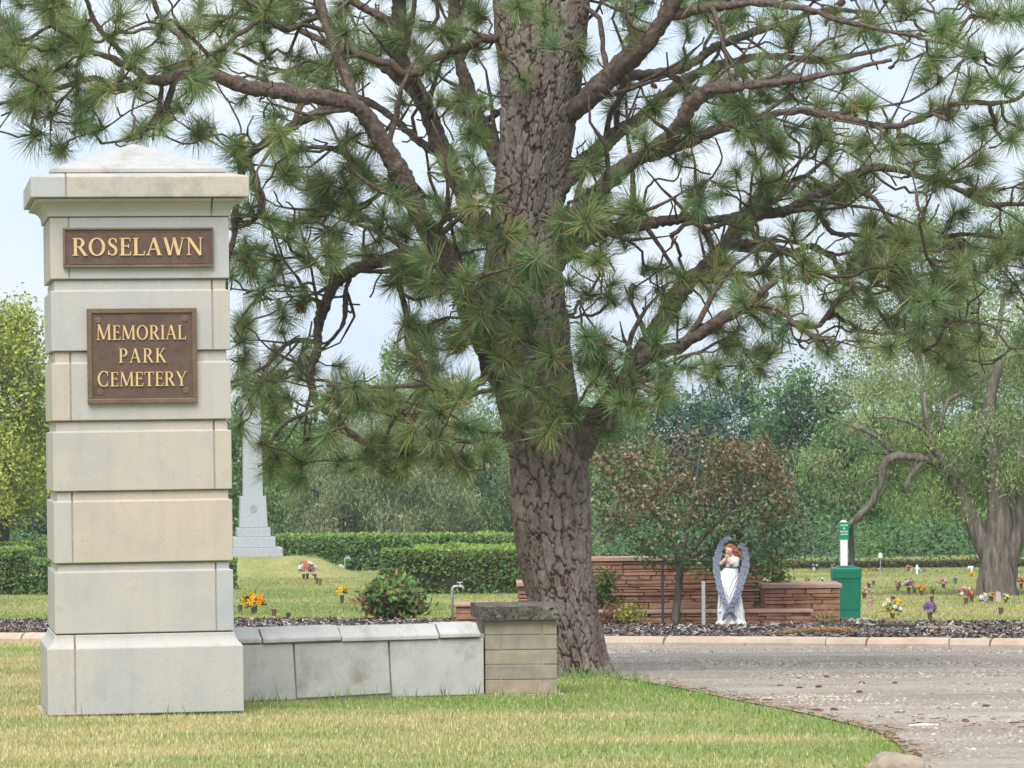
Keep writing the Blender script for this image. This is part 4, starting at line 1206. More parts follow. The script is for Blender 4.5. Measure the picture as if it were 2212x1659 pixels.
for x, y in [(955, 45), (958, 64), (672, 660), (674, 690), (988, 685), (1050, 60), (1814, 10), (1838, 240), (1712, 80), (172, 232), (1690, 605), (1725, 612), (1515, 330), (782, 832), (1990, 65), (545, 556), (1430, 180), (860, 330), (2090, 480), (1830, 660)]:
    d = tdepth(x, y, 0.1) - 0.35
    if 1040 < x < 1265: d = -0.8
    p = np.array(P(x, y, YT + d)) - PB
    j = int(np.argmin(np.linalg.norm(NP[:len(npos)] - p, axis=1)))
    p = NP[j] + np.array([0, -0.03, -0.02])
    link('pine_cone', CONES[rnd.randrange(2)], pine, loc=tuple(p), rot=(rnd.uniform(1.2, 3.6), rnd.uniform(-.5, .5), rnd.uniform(0, 6)), scl=rnd.uniform(0.8, 1.05))
# ================================================================== OBELISK
OY = 90.2
SO = FQ / OY
ob = P(547.5, 1203, OY); ob.z = float(gz(ob.x, OY)) - 0.03
obel = thing('obelisk_monument', 'tall grey granite obelisk on a stepped base atop the grassy mound', 'monument', ob, R(7))
obel.rotation_euler = (0, -0.006, R(7))
def hO(q): return (1204 - q) / SO + 0.02
for h, q0, q1 in ((0.645, 1204, 1183.5), (0.49, 1183.2, 1160.5), (0.385, 1160.2, 1140.5)):
    MB().box(-h, h, -h, h, hO(q0) - (0.03 if q0 == 1204 else 0), hO(q1)).obj('base_step', MAT['granite'], obel, bevel=0.012)
ped = MB().rings([[(-a, -a, z), (a, -a, z), (a, a, z), (-a, a, z)] for a, z in ((0.325, hO(1140.2)), (0.295, hO(1073)))]).obj('pedestal', MAT['granite'], obel, bevel=0.012)
MB().rings([[(-a, -a, z), (a, -a, z), (a, a, z), (-a, a, z)] for a, z in ((0.228, hO(1072.6)), (0.155, hO(640)), (0.003, hO(612)))]).obj('shaft', MAT['granite'], obel, bevel=0.006)
em = MB()
for i in range(24):
    a0, a1 = i * math.pi / 12, (i + 1) * math.pi / 12
    q = [(0.07 * math.cos(a), z, 0.07 * math.sin(a)) for a in (a0, a1) for z in (0,)] 
    em.add([(0.088 * math.cos(a0), 0, 0.088 * math.sin(a0)), (0.088 * math.cos(a1), 0, 0.088 * math.sin(a1)), (0.068 * math.cos(a1), 0, 0.068 * math.sin(a1)), (0.068 * math.cos(a0), 0, 0.068 * math.sin(a0))], [(0, 1, 2, 3)])
for k in range(4):
    a = k * math.pi / 2
    c, s = math.cos(a), math.sin(a)
    em.add([(c * x - s * z, 0, s * x + c * z) for x, z in ((0.008, -0.006), (0.062, -0.03), (0.062, 0.03), (0.008, 0.006))], [(0, 1, 2, 3)])
eo = em.obj('emblem', MAT['granite_dark'], obel, loc=(0, -0.312, hO(1100)), rot=(R(-2.2), 0, 0))
so = eo.modifiers.new('solid', 'SOLIDIFY'); so.thickness = 0.008

# ================================================================== SANDSTONE TERRACE WALLS
def sand_wall(name, label, qx0, qx1, Y, q_top, depth, cap=0.045, base_z=None, seed=0, over=0.03, max_l=0.55, yaw=0.0):
    r = random.Random(seed)
    a = P(qx0, 1300, Y); b = P(qx1, 1300, Y)
    L = b.x - a.x
    z0 = float(gz(a.x, Y)) if base_z is None else base_z
    H = P((qx0 + qx1) / 2, q_top, Y).z - z0
    t = thing(name, label, 'wall', (a.x, Y, z0), yaw)
    MB().box(0.015, L - 0.015, 0.025, depth - 0.01, -0.05, H - cap - 0.002).obj('joint_core', MAT['sandstone_joint'], t)
    z = -0.02
    top = H - cap - 0.004
    while z < top - 0.02:
        h = r.choice([0.035, 0.045, 0.05, 0.06, 0.075, 0.09])
        if z + h > top - 0.03: h = top - z
        x = 0.0
        while x < L - 0.001:
            l = r.uniform(0.14, max_l) * (1.2 if h < 0.06 else 0.8)
            if x + l > L - 0.1: l = L - x
            pr_ = r.uniform(-0.012, 0.014)
            V, g = MB(), 0.005
            V.box(x + g, x + l - g, pr_, 0.2 if depth > .25 else depth * .8, z + g * 0.9, z + h - g * 0.9)
            V.V = [(p[0] + r.uniform(-.003, .003), p[1] + r.uniform(-.006, .006), p[2] + r.uniform(-.004, .004)) for p in V.V]
            V.obj('stone', MAT['sandstone'], t, bevel=0.004)
            x += l
        for s in (0, 1):      # returns on both ends
            y = 0.205
            while y < depth - 0.05:
                y2 = min(depth, y + r.uniform(0.2, 0.4))
                V = MB().box((0 if s == 0 else L - 0.1) + r.uniform(-.008, .004) * (1 - s), (0.1 if s == 0 else L) + r.uniform(-.004, .008) * s, y + .005, y2 - .005, z + .005, z + h - .005)
                V.obj('stone', MAT['sandstone'], t, bevel=0.004)
                y = y2
        z += h
    n = max(1, round(L / 0.85)); e = [(-over) + (L + 2 * over) * i / n for i in range(n + 1)]
    for u, v in zip(e[:-1], e[1:]):
        MB().box(u + .003, v - .003, -over, depth + over, H - cap, H + r.uniform(-.003, .003)).obj('cap_stone', MAT['sandstone_cap'], t, bevel=0.006)
    return t
YW = G(1700, 1354).y
zt = float(gz(2.5, YW + 1.5))
sand_wall('sandstone_wall', 'tall middle section of the red sandstone wall behind the dark leaved tree', 1236, 1650, YW + 1.6, 1203, 0.35, 0.05, seed=1)
sand_wall('sandstone_wall', 'lower red sandstone wall ending just left of the green bin', 1651, 1815, YW + 0.45, 1262, 0.9, 0.05, seed=2)
sand_wall('sandstone_wall', 'red sandstone wall end peeking out left of the pine trunk', 1120, 1235, YW + 0.9, 1258, 0.9, 0.05, seed=3)
sand_wall('sandstone_ledge', 'low red sandstone ledge in front of the tall wall beside the angel', 1185, 1752, YW, 1319, 0.40, 0.035, seed=4)
sand_wall('sandstone_ledge', 'short pinkish sandstone ledge showing behind the brick pier cap', 985, 1064, YW - 0.6, 1305, 0.75, 0.03, seed=6)

# ================================================================== BIN, SIGN POST, TAPS, STAKES
def rrect(hx, hy, r, z, n=5):
    o = []
    for cx, cy, a0 in ((hx - r, hy - r, 0), (-hx + r, hy - r, 90), (-hx + r, -hy + r, 180), (hx - r, -hy + r, 270)):
        for i in range(n):
            a = R(a0 + 90 * i / (n - 1)); o.append((cx + r * math.cos(a), cy + r * math.sin(a), z))
    return o
bp = G(1831, 1340)
SB = FQ / bp.y
bin_ = thing('litter_bin', 'green square litter bin on a concrete pad beside the sandstone wall', 'bin', (bp.x, bp.y + 0.2, bp.z), R(3))
def zb(q): return (1340 - q) / SB + 0.01
MB().box(-0.30, 0.30, -0.28, 0.3, -0.03, 0.02).obj('concrete_pad', MAT['concrete'], bin_, bevel=0.006)
k = 61 / 2 / SB
MB().rings([rrect(a, a, .03, z) for a, z in ((k * .90, 0.021), (k * .91, zb(1318)), (k * .925, zb(1317)), (k * .965, zb(1252.5)))]).obj('body', MAT['green_paint'], bin_, smooth=False)
MB().box(-k * .78, k * .78, -k * .935, -k * .5, zb(1320.0), zb(1318.8)).obj('seam', MAT['green_paint'], bin_)
MB().box(-k * .8, k * .8, -k * .985, -k * .5, zb(1258), zb(1256.5)).obj('seam', MAT['green_paint'], bin_)
MB().rings([rrect(a, a, .035, z) for a, z in ((k * .93, zb(1253)), (k * 1.0, zb(1250.8)), (k * 1.0, zb(1236)), (k * .985, zb(1231)), (k * .92, zb(1228.5)), (k * .6, zb(1227.5)))]).obj('lid', MAT['green_paint'], bin_)
MB().rings([rrect(a, a, .03, z) for a, z in ((k * .64, zb(1227.8)), (k * .64, zb(1225.6)), (k * .6, zb(1225)))]).obj('lid_plate', MAT['green_paint'], bin_)

pp = at(1823.5, bp.y + 0.65)
SPp = FQ / pp.y
post = thing('section_sign_post', 'white post with a small green section sign rising behind the litter bin', 'sign', pp, R(2))
def zp(q): return P(1824, q, pp.y).z - pp.z
hw = 7.4 / SPp
MB().box(-hw, hw, -hw, hw, -0.1, zp(1129)).obj('post', MAT['white_paint'], post, bevel=0.004)
MB().rings([[(-a, -a, z), (a, -a, z), (a, a, z), (-a, a, z)] for a, z in ((hw * 1.12, zp(1129)), (hw * 1.12, zp(1128)), (hw * .3, zp(1123.6)))]).obj('post_cap', MAT['white_paint'], post, bevel=0.003)
sw, s0, s1 = 10 / SPp, zp(1165), zp(1127.5)
mb = MB(); pr_ = [(x, z) for x, z, _ in rrect(sw, (s1 - s0) / 2, 0.012, 0)]
mb.rings([[(x, y, z + (s0 + s1) / 2) for x, z in pr_] for y in (-hw - 0.006, -hw - 0.001)])
sg = mb.obj('sign_plate', MAT['sign_green'], post)
def sans(text, parent, zc, h, width, y):
    c = bpy.data.curves.new('text', 'FONT'); c.body = text; c.size = 1; c.align_x = 'CENTER'; c.offset = 0.018
    o = bpy.data.objects.new('tmp', c); COL.objects.link(o)
    bpy.context.view_layer.update()
    me = bpy.data.meshes.new_from_object(o.evaluated_get(bpy.context.evaluated_depsgraph_get()))
    bpy.data.objects.remove(o)
    v = np.array([q.co for q in me.vertices])
    w, hh = np.ptp(v[:, 0]), np.ptp(v[:, 1])
    cx, cy = (v[:, 0].max() + v[:, 0].min()) / 2, (v[:, 1].max() + v[:, 1].min()) / 2
    for q in me.vertices: q.co = ((q.co.x - cx) / w * width, 0, (q.co.y - cy) / hh * h)
    me.materials.append(MAT['white_paint'])
    return link('lettering', me, parent, loc=(0, y, zc))
for tx, q, h, wd in (('SECTION', 1134.5, 3.3, 16), ('A', 1140.8, 4.6, 5), ('MASONIC', 1148, 3.3, 17), ('GARDEN', 1154, 3.0, 15)):
    sans(tx, sg, zp(q), h / SPp, wd / SPp, -hw - 0.0085)

def tap(name, label, px, q_base, q_top, reach, m, wide=1.0, handle=True):
    b = G(px, q_base); s = FQ / b.y
    t = thing(name, label, 'water tap', b)
    H = (q_base - q_top) / s; r = 0.017 * wide; rc = reach / s
    MB().tube([(0, 0, -0.05), (0, 0, H - 0.05), (0.006, 0, H - 0.02), (0.03, 0, H), (rc * 0.7, 0, H)], [r, r, r * 1.15, r * 1.15, r], 10).obj('pipe', m, t, smooth=True)
    MB().tube([(rc * 0.6, 0, H), (rc * 0.85, 0, H), (rc, 0, H - 0.015), (rc * 1.04, 0, H - 0.05)], [r * 1.15, r * 1.2, r * 1.1, r * 1.0], 10).obj('spout', m, t, smooth=True)
    if handle:
        MB().tube([(rc * 0.72, 0, H), (rc * 0.72, 0, H + 0.05)], [r * .6, r * .5], 8).tube([(rc * 0.72 - 0.04, 0, H + 0.05), (rc * 0.72 + 0.04, 0, H + 0.05)], [r * .55, r * .55], 8).obj('handle', m, t, smooth=True)
    return t
tap('water_tap', 'grey standpipe water tap behind the low wall next to the leafy bush', 977.5, 1350, 1267, 23, MAT['galv'])
tap('water_tap', 'small grey water tap in front of the rear hedge by the mound', 745, 1237, 1206, 11, MAT['galv'], 1.2)
tap('water_tap', 'white water tap near the far hedge left of the big grey trunk', 2099, 1240, 1225, -7, MAT['white_paint'], 1.3, False)

b = G(1520, 1361)
st_ = thing('metal_stake', 'flat grey metal stake standing in the mulch left of the angel', 'stake', b)
MB().box(-0.022, 0.022, -0.012, 0.012, -0.05, 105 / (FQ / b.y)).obj('bar', MAT['galv'], st_, bevel=0.003)
b = G(1432, 1360)
st2 = thing('black_stake', 'thin black metal stake beside the dark leaved tree trunk', 'stake', b)
MB().box(-0.016, 0.016, -0.016, 0.016, -0.05, 150 / (FQ / b.y)).obj('bar', MAT['black_metal'], st2, bevel=0.003)

def rock(name, label, p, sx, sy, sz, m, seed, sub=3, rough=0.35, cat='rock', group=None):
    bm = bmesh.new(); bmesh.ops.create_icosphere(bm, subdivisions=sub, radius=1)
    for v in bm.verts:
        n = mnoise.noise(v.co * 1.3 + Vector((seed, 0, 0))) * rough + mnoise.noise(v.co * 4 + Vector((0, seed, 0))) * rough * 0.25
        v.co = v.co * (1 + n); v.co = (v.co.x * sx, v.co.y * sy, v.co.z * sz)
    me = bpy.data.meshes.new(name); bm.to_mesh(me); bm.free(); me.materials.append(m)
    for q in me.polygons: q.use_smooth = True
    return tag(link(name, me, loc=p), label, cat, group)
b = G(1522, 1363); rock('rock', 'small white stone at the foot of the grey stake', b + Vector((0, 0, .03)), .06, .05, .022, MAT['rock_white'], 2)
b = G(1300, 1356); rock('rock', 'flat pale stone in the mulch right of the pine', b + Vector((0, 0, .035)), .10, .06, .022, MAT['rock_white'], 5)
b = G(1932, 1670); rock('boulder', 'tan boulder at the lawn corner cut by the bottom edge', b + Vector((0, 0, .04)), .16, .15, .075, MAT['rock'], 9, 4, .28)
b = G(1690, 1357); rock('rock', 'long flat tan paving stone lying right of the angel', b + Vector((-.2, .1, .04)), .26, .12, .018, MAT['rock'], 12, 3, .1)
# broken branch wood in the mulch, white stick on the gravel
for px, py, L, ang, lab in ((2030, 1371, 0.55, -0.12, 'long broken piece of pale wood lying in the right hand mulch'), (1935, 1364, 0.5, 0.1, 'dark rotten branch piece lying in the mulch right of the bin')):
    b = G(px, py); mb = MB(); pts = []
    for i in range(7):
        x = (i / 6 - .5) * L
        pts.append((x, x * ang + rnd.uniform(-.015, .015), 0.075 + rnd.uniform(-.012, .012)))
    o = mb.tube(pts, [.012, .022, .026, .024, .026, .02, .008], 7).obj('fallen_branch', MAT['twig'] if 'pale' in lab else MAT['dark_bark'], smooth=True, loc=b)
    tag(o, lab, 'branch')
b = G(1995, 1571)
tag(MB().tube([(-.1, 0, .012), (0, .01, .016), (.1, 0, .014)], [.006, .010, .007], 6).obj('stick', MAT['white_paint'], loc=b, rot=(0, 0, .1)), 'short white stick lying on the gravel drive', 'stick')

# cones fallen on the drive
cl = ['left most fallen pine cone out on the gravel drive', 'second fallen pine cone from the left on the gravel', 'third fallen pine cone from the left, flat on the gravel', 'fallen pine cone on the gravel right of the middle of the drive',
      'fallen pine cone just below another one on the gravel', 'fallen pine cone farthest right in the row on the gravel', 'farthest fallen pine cone, small, toward the kerb', 'fallen pine cone at the lawn edge, right one of a pair',
      'fallen pine cone at the lawn edge, left one of a pair', 'lone fallen pine cone near the right picture edge', 'flattened pine cone in the rusty patch of the drive', 'small dark pine cone beside the boulder']
for (px, py), lab in zip([(1678, 1484), (1719, 1490), (1761, 1488), (1854, 1480), (1850, 1500), (1927, 1480), (1778, 1465), (1794, 1537), (1756, 1539), (2122, 1529), (2078, 1561), (1972, 1637)], cl):
    b = G(px, py)
    o = link('pine_cone', CONES[rnd.randrange(2)], loc=b + Vector((0, 0, .013)), rot=(R(90) + rnd.uniform(-.2, .2), 0, R(90) + rnd.uniform(-.7, .7)), scl=(rnd.uniform(.5, .62), rnd.uniform(.38, .5), rnd.uniform(.6, .8)))
    tag(o, lab, 'pine cone', 'pine cones fallen on the drive')

# ================================================================== FLOWERS
FC = {'white': (.78, .77, .74), 'cream': (.74, .66, .45), 'yellow': (.80, .58, .03), 'orange': (.80, .30, .02), 'gold': (.85, .42, .015), 'red': (.50, .03, .045), 'coral': (.75, .20, .16), 'pink': (.72, .30, .36), 'palepink': (.75, .50, .50),
      'magenta': (.55, .07, .22), 'maroon': (.22, .02, .06), 'purple': (.24, .06, .38), 'lavender': (.50, .42, .70), 'violet': (.32, .12, .55), 'peach': (.75, .42, .26), 'tan': (.55, .42, .28), 'navy': (.03, .04, .10)}
FM = {}
def blossom(col):
    if col in FM: return FM[col]
    c = FC[col]
    m = M('petal_' + col, [(0.3, tuple(v * .85 for v in c)), (0.7, tuple(min(.85, v * 1.1) for v in c))], 30, 0.7, 0, spec=0.2)
    V, F = [], []
    for ring, (n, l, up) in enumerate(((7, 1.0, .25), (6, .72, .62), (4, .4, .9))):
        for k in range(n):
            a = (k + .5 * ring) * 2 * math.pi / n; w = 2.6 / n * l
            ca, sa = math.cos(a), math.sin(a); b = len(V)
            for x, y, z in ((.1, 0, .15), (l * .65, -w * .55, up * .55), (l, -w * .15, up), (l, w * .15, up), (l * .65, w * .55, up * .55)):
                V.append((ca * x - sa * y, sa * x + ca * y, z))
            F.append(tuple(range(b, b + 5)))
    FM[col] = mesh('blossom', V, F, m)
    return FM[col]
def vase_mesh(m, h, r):
    mb = MB().lathe([(r * .62, -0.04), (r * .68, 0), (r * .80, h * .5), (r * .9, h * .82), (r * 1.05, h * .9), (r * 1.08, h), (r * .86, h), (r * .8, h * .9), (r * .1, h * .85)], 12)
    return mb
BK_GREEN = None
def bouquet_leaves(t, z, rad, n, seed):
    r = np.random.default_rng(seed)
    d = r.normal(0, 1, (n, 3)); d[:, 2] = np.abs(d[:, 2]) - .25; d /= np.linalg.norm(d, axis=1, keepdims=True)
    C = d * rad * r.uniform(.35, 1.0, (n, 1)) + np.array([0, 0, z])
    U = d * rad * .22; W = np.cross(d, r.normal(0, 1, (n, 3))); W /= np.linalg.norm(W, axis=1, keepdims=True); W *= rad * .08
    V, F = quads(C, U, W)
    obj('leaves', V, F, MAT['leaf'], t, col=np.repeat(np.array([.07, .15, .04]) * r.uniform(.6, 1.5, (n, 1)), 4, 0))
def flowers(label, px, q_base, q_c, rq, cols, n=14, vase='vase', vh=None, squash=.8, bsize=.34, name='flower_vase', fh=1.0, extra=None):
    b = G(px, q_base); s = FQ / b.y
    t = thing(name, label, 'flowers' if n else 'vase', b, rnd.uniform(0, 6), 'flower vases on the cemetery lawn')
    h = (q_base - q_c) / s; rad = rq * 1.12 / s
    if vase:
        vh_ = vh if vh else max(.10, h - rad * .6)
        vase_mesh(None, vh_, .036).obj('vase', MAT[vase], t, smooth=True)
    if n:
        bouquet_leaves(t, h - rad * .25, rad, 40, int(px))
        r = random.Random(int(px * 7 + q_base))
        for k in range(n):
            z = 1 - 1.45 * (k + .5) / n; rr = math.sqrt(max(0, 1 - z * z)); a = k * 2.4 + r.uniform(-.4, .4)
            d = Vector((rr * math.cos(a), rr * math.sin(a), z))
            p = Vector((d.x * rad * .78, d.y * rad * .78, h + d.z * rad * squash * .78)) * 1
            c = cols[r.randrange(len(cols))]
            o = link('blossom', blossom(c), t, loc=p, scl=rad * bsize * r.uniform(.8, 1.25) * fh)
            o.rotation_euler = (d + Vector((0, 0, .35))).to_track_quat('Z', 'Y').to_euler()
    return t
def empty_vase(label, px, q_base, q_top, m='vase'):
    b = G(px, q_base); s = FQ / b.y
    t = thing('flower_vase', label, 'vase', b, rnd.uniform(0, 6), 'flower vases on the cemetery lawn')
    vase_mesh(None, (q_base - q_top) / s, .036).obj('vase', MAT[m], t, smooth=True)
    return t
# left lawn
flowers('big bunch of golden orange sunflowers just right of the pillar', 547, 1328, 1299, 24, ['gold', 'orange', 'gold', 'yellow'], 22, vh=.11, squash=.62, bsize=.30)
empty_vase('second brown vase standing right behind the golden sunflowers', 551.5, 1324, 1309)
empty_vase('empty brown vase between the pillar and the golden sunflowers', 519, 1324, 1306)
empty_vase('empty brown vase half hidden by the pillar edge', 501, 1321, 1307)
ev = empty_vase('empty brown vase with one dead flower stem bent out of it', 592, 1336, 1315)
MB().tube([(0, 0, .1), (.03, 0, .18), (.075, .0, .25)], [.003, .003, .002], 5).lathe([(.002, 0), (.012, .008), (.008, .022), (.001, .025)], 6, (.078, 0, .245)).obj('dead_stem', MAT['twig'], ev)
empty_vase('empty brown vase nearest to the mulch, right of the bent stem', 623, 1342, 1323)
flowers('small bright yellow bouquet in a brown vase left of the leafy bush', 739, 1304, 1277, 13, ['yellow', 'yellow', 'gold'], 11)
flowers('red, white and purple bouquet below the mound', 664, 1253, 1227, 17, ['red', 'coral', 'white', 'violet', 'coral', 'white'], 16, vh=.14)
empty_vase('empty brown vase touching the red and purple bouquet', 656, 1253, 1240)
empty_vase('farthest of the three empty brown vases right of the red bouquet', 681, 1252, 1240)
empty_vase('middle of the three empty brown vases right of the red bouquet', 684.5, 1263, 1248)
empty_vase('nearest of the three empty brown vases right of the red bouquet', 692, 1266, 1250)
flowers('orange and white flowers against the rear hedge left of the small tap', 729, 1233, 1213, 9, ['peach', 'orange', 'white'], 9)
flowers('red and white flowers lying low beside the small tap', 731, 1237, 1228, 14, ['white', 'coral', 'red', 'white'], 12, vase=None, squash=.5)
flowers('single white flower in a brown vase by the hedge corner', 822.5, 1251, 1232, 5, ['white'], 5)
# right lawn
flowers('large airy yellow, white and maroon arrangement nearest the mulch', 1928, 1339, 1312, 23, ['yellow', 'white', 'cream', 'maroon', 'yellow', 'white'], 22, vh=.1, squash=.95, bsize=.24)
flowers('round bright purple bouquet in a brown vase', 2009, 1341, 1314, 13, ['purple', 'violet', 'purple'], 18, squash=1.0)
pv = flowers('pale pink vase with pink balls on long stems near the bin', 1879, 1319, 1290, 15, ['palepink'], 0, vase='vase_pink', vh=.16)
for dx, q in ((-9, 1302), (-4, 1288), (6, 1279), (12, 1283), (24, 1281), (13, 1297), (8, 1290)):
    h = (1319 - q) / (FQ / pv.location.y); x = dx / (FQ / pv.location.y)
    link('blossom', blossom('coral' if dx in (13, 12) else 'palepink'), pv, loc=(x, rnd.uniform(-.05, .05), h), scl=.026)
    MB().tube([(0, 0, .13), (x * .5, 0, .13 + (h - .13) * .7), (x, 0, h)], [.0025, .002, .002], 4).obj('stem', MAT['vase_green'], pv)
pv.rotation_euler = (0, 0, 0)
flowers('pink and yellow bouquet touching the right side of the bin', 1867, 1294, 1277, 11, ['pink', 'cream', 'palepink', 'pink', 'yellow'], 12)
flowers('one pale pink bloom in a brown vase behind the bin', 1877, 1272, 1260, 5, ['palepink'], 5)
empty_vase('empty brown vase right of the single pale pink bloom', 1887, 1265, 1254)
flowers('maroon and white bouquet left in the middle row', 1940, 1278, 1262, 8, ['maroon', 'magenta', 'white'], 10)
flowers('tallest mixed maroon, pink and white bouquet with a yellow spray', 1963, 1285, 1261, 12, ['maroon', 'palepink', 'white', 'magenta', 'yellow'], 18)
flowers('small white bouquet right of the mixed maroon one', 1975, 1282, 1270, 6, ['white', 'cream'], 8)
flowers('orange bouquet in a dark vase in the middle row', 1990, 1288, 1270, 10, ['orange', 'gold', 'orange'], 14)
flowers('yellow and white bouquet above an empty vase', 2015, 1285, 1271, 8, ['yellow', 'cream', 'white'], 10)
empty_vase('empty brown vase below the yellow and white bouquet', 2013, 1302, 1288)
flowers('pink bouquet standing alone right of the middle row', 2038, 1272, 1256, 9, ['pink', 'palepink'], 10)
flowers('pale flowers in a green vase farther back', 2064, 1263, 1245, 5, ['cream', 'white'], 5, vase='vase_green')
flowers('large red and white bouquet left of the big grey trunk', 2087, 1308, 1281, 15, ['magenta', 'white', 'red', 'white', 'pink'], 16)
flowers('dark red bouquet tucked behind the large red and white one', 2099, 1301, 1284, 8, ['red', 'magenta'], 8)
flowers('white and lavender cluster lying at the foot of the big grey trunk', 2130, 1301, 1292, 14, ['white', 'lavender', 'cream', 'white'], 16, vase=None, squash=.7)
flowers('orange and yellow bouquet at the foot of the big grey trunk', 2142, 1302, 1286, 8, ['orange', 'yellow', 'gold'], 10)
flowers('white and yellow bouquet right of the small flag', 2173, 1303, 1290, 9, ['white', 'cream', 'yellow'], 10)
empty_vase('empty brown vase below the big grey trunk, alone', 2162, 1330, 1312)
flowers('red bouquet at the right picture edge', 2206, 1272, 1254, 9, ['red', 'coral'], 10)
flowers('orange and yellow flowers left of the bin above the sandstone wall', 1744, 1262, 1252, 6, ['orange', 'gold', 'maroon'], 8)
flowers('round white bouquet left of the bin above the sandstone wall', 1774, 1262, 1253, 7, ['white'], 10)
flowers('navy and white flowers by the far hedge left of the bin', 1759, 1236, 1227, 9, ['navy', 'white', 'navy'], 10, vase=None)
flowers('yellow flowers by the far hedge just left of the sign post', 1801, 1233, 1223, 6, ['yellow', 'cream', 'peach'], 7, vase=None)
for lab, px, q, rq, cols in (('small peach flowers low against the far hedge', 1874, 1233, 5, ['peach', 'yellow']), ('coral red flowers low against the far hedge', 1890, 1231, 6, ['coral', 'red']), ('tan flowers beside the coral ones at the far hedge', 1900, 1231, 6, ['tan', 'palepink']),
                             ('big coral pink bouquet against the far hedge', 1965, 1229, 10, ['coral', 'palepink', 'coral']), ('lavender bouquet just right of the white cross', 1989, 1233, 6, ['lavender', 'white', 'violet']), ('pale pink bouquet right of the lavender one', 1998, 1233, 5, ['palepink', 'coral']),
                             ('cream flowers by the far hedge left of the peach ones', 2026, 1232, 6, ['cream', 'peach']), ('peach and tan flowers by the far hedge', 2034, 1235, 5, ['peach', 'tan']), ('small yellow flowers lowest in the far row', 2042, 1240, 4, ['yellow', 'cream']), ('yellow and orange flowers lying under the white tap', 2101, 1242, 8, ['yellow', 'gold'])):
    flowers(lab, px, q + rq * .8, q, rq, cols, 8, vase=None, squash=.7)
b = G(1981, 1241); t = thing('white_cross', 'small white cross standing by the far hedge', 'cross', b); s = FQ / b.y
MB().box(-.022, .022, -.015, .015, -.05, 21 / s).obj('upright', MAT['white_paint'], t); MB().box(-.05, .05, -.017, .017, 12 / s, 12 / s + .035).obj('crossbar', MAT['white_paint'], t)
b = G(1902, 1241); t = thing('garden_lantern', 'tiny white lantern on a thin stake above the far hedge', 'lantern', b); s = FQ / b.y
MB().tube([(0, 0, 0), (0, 0, 36 / s)], [.008, .008], 6).obj('stake', MAT['galv'], t); MB().lathe([(.01, 35 / s), (.05, 37 / s), (.04, 41 / s), (.055, 42 / s), (.005, 47 / s)], 8).obj('lamp', MAT['white_paint'], t)
b = G(2153, 1303); t = thing('small_flag', 'small red, white and blue flag hanging limp by the big grey trunk', 'flag', b); s = FQ / b.y
MB().tube([(0, 0, -.03), (0, 0, 26 / s)], [.004, .004], 6).obj('pole', MAT['white_paint'], t)
FS = {'r': M('flag_red', [(.3, (.45, .04, .05)), (.7, (.55, .06, .07))], 20, .8, 0), 'w': MAT['white_paint'], 'b': M('flag_blue', [(.3, (.08, .10, .30)), (.7, (.12, .14, .36))], 20, .8, 0)}
for k in range(6):
    x0, x1 = .004 + k * .009, .004 + (k + 1) * .009
    V = [(x0, -.008 + .012 * math.sin(k), 25 / s), (x1, -.008 + .012 * math.sin(k + 1), 25 / s - .01 * k / 6), (x1, -.008 + .014 * math.sin(k + 1), 3 / s), (x0, -.008 + .014 * math.sin(k), 3 / s)]
    if k % 2 == 0:
        Vm = [V[0], V[1], tuple((np.array(V[1]) * .55 + np.array(V[2]) * .45)), tuple((np.array(V[0]) * .55 + np.array(V[3]) * .45))]
        obj('canton', Vm, [(0, 1, 2, 3)], FS['b'], t); obj('stripe', [Vm[3], Vm[2], V[2], V[3]], [(0, 1, 2, 3)], FS['r'], t)
    else: obj('stripe', V, [(0, 1, 2, 3)], FS['w'], t)

# ================================================================== ANGEL STATUE
ab = G(1580, 1359); ab.z = float(mz(ab.x, ab.y)) + 0.004
angel = thing('angel_statue', 'white robed angel garden statue with red hair, praying hands and folded grey wings', 'statue', ab, 0.0)
UA = 0.000846
def A(zx, zy, y=0.0): return np.array([(zx - 520) * UA, y, (1490 - zy) * UA])
MAT['robe'] = M('painted_robe', [(0.32, (0.60, 0.60, 0.61)), (0.5, (0.74, 0.74, 0.74)), (0.7, (0.80, 0.80, 0.79))], 14, 0.6, 0.2, 60, 0.004)
MAT['skin'] = M('painted_skin', [(0.3, (0.60, 0.39, 0.30)), (0.7, (0.68, 0.47, 0.37))], 20, 0.6, 0)
MAT['hair'] = M('painted_hair', [(0.3, (0.17, 0.05, 0.025)), (0.55, (0.33, 0.12, 0.055)), (0.75, (0.45, 0.19, 0.09))], 60, 0.6, 0.6, 90, 0.008)
MAT['wing'] = M('painted_wing', [(0.36, (0.055, 0.065, 0.095)), (0.5, (0.14, 0.16, 0.21)), (0.66, (0.38, 0.40, 0.46))], 10, 0.7, 0.9, 70, 0.004, stretch=(1, 1, 0.6))
rob = [(1490, 520, 212, .16), (1455, 517, 203, .155), (1420, 514, 188, .145), (1370, 512, 186, .14), (1300, 510, 190, .14), (1200, 505, 182, .135), (1100, 499, 170, .128), (1000, 494, 158, .12), (900, 492, 148, .112), (800, 492, 140, .106),
       (720, 497, 128, .10), (665, 515, 112, .092), (640, 526, 104, .086), (600, 538, 97, .086), (550, 548, 95, .086), (510, 553, 88, .078), (490, 555, 70, .06)]
nz, nt_ = 90, 96
zz = np.linspace(1490, 490, nz)
ra = np.array(rob)[::-1]
V = []
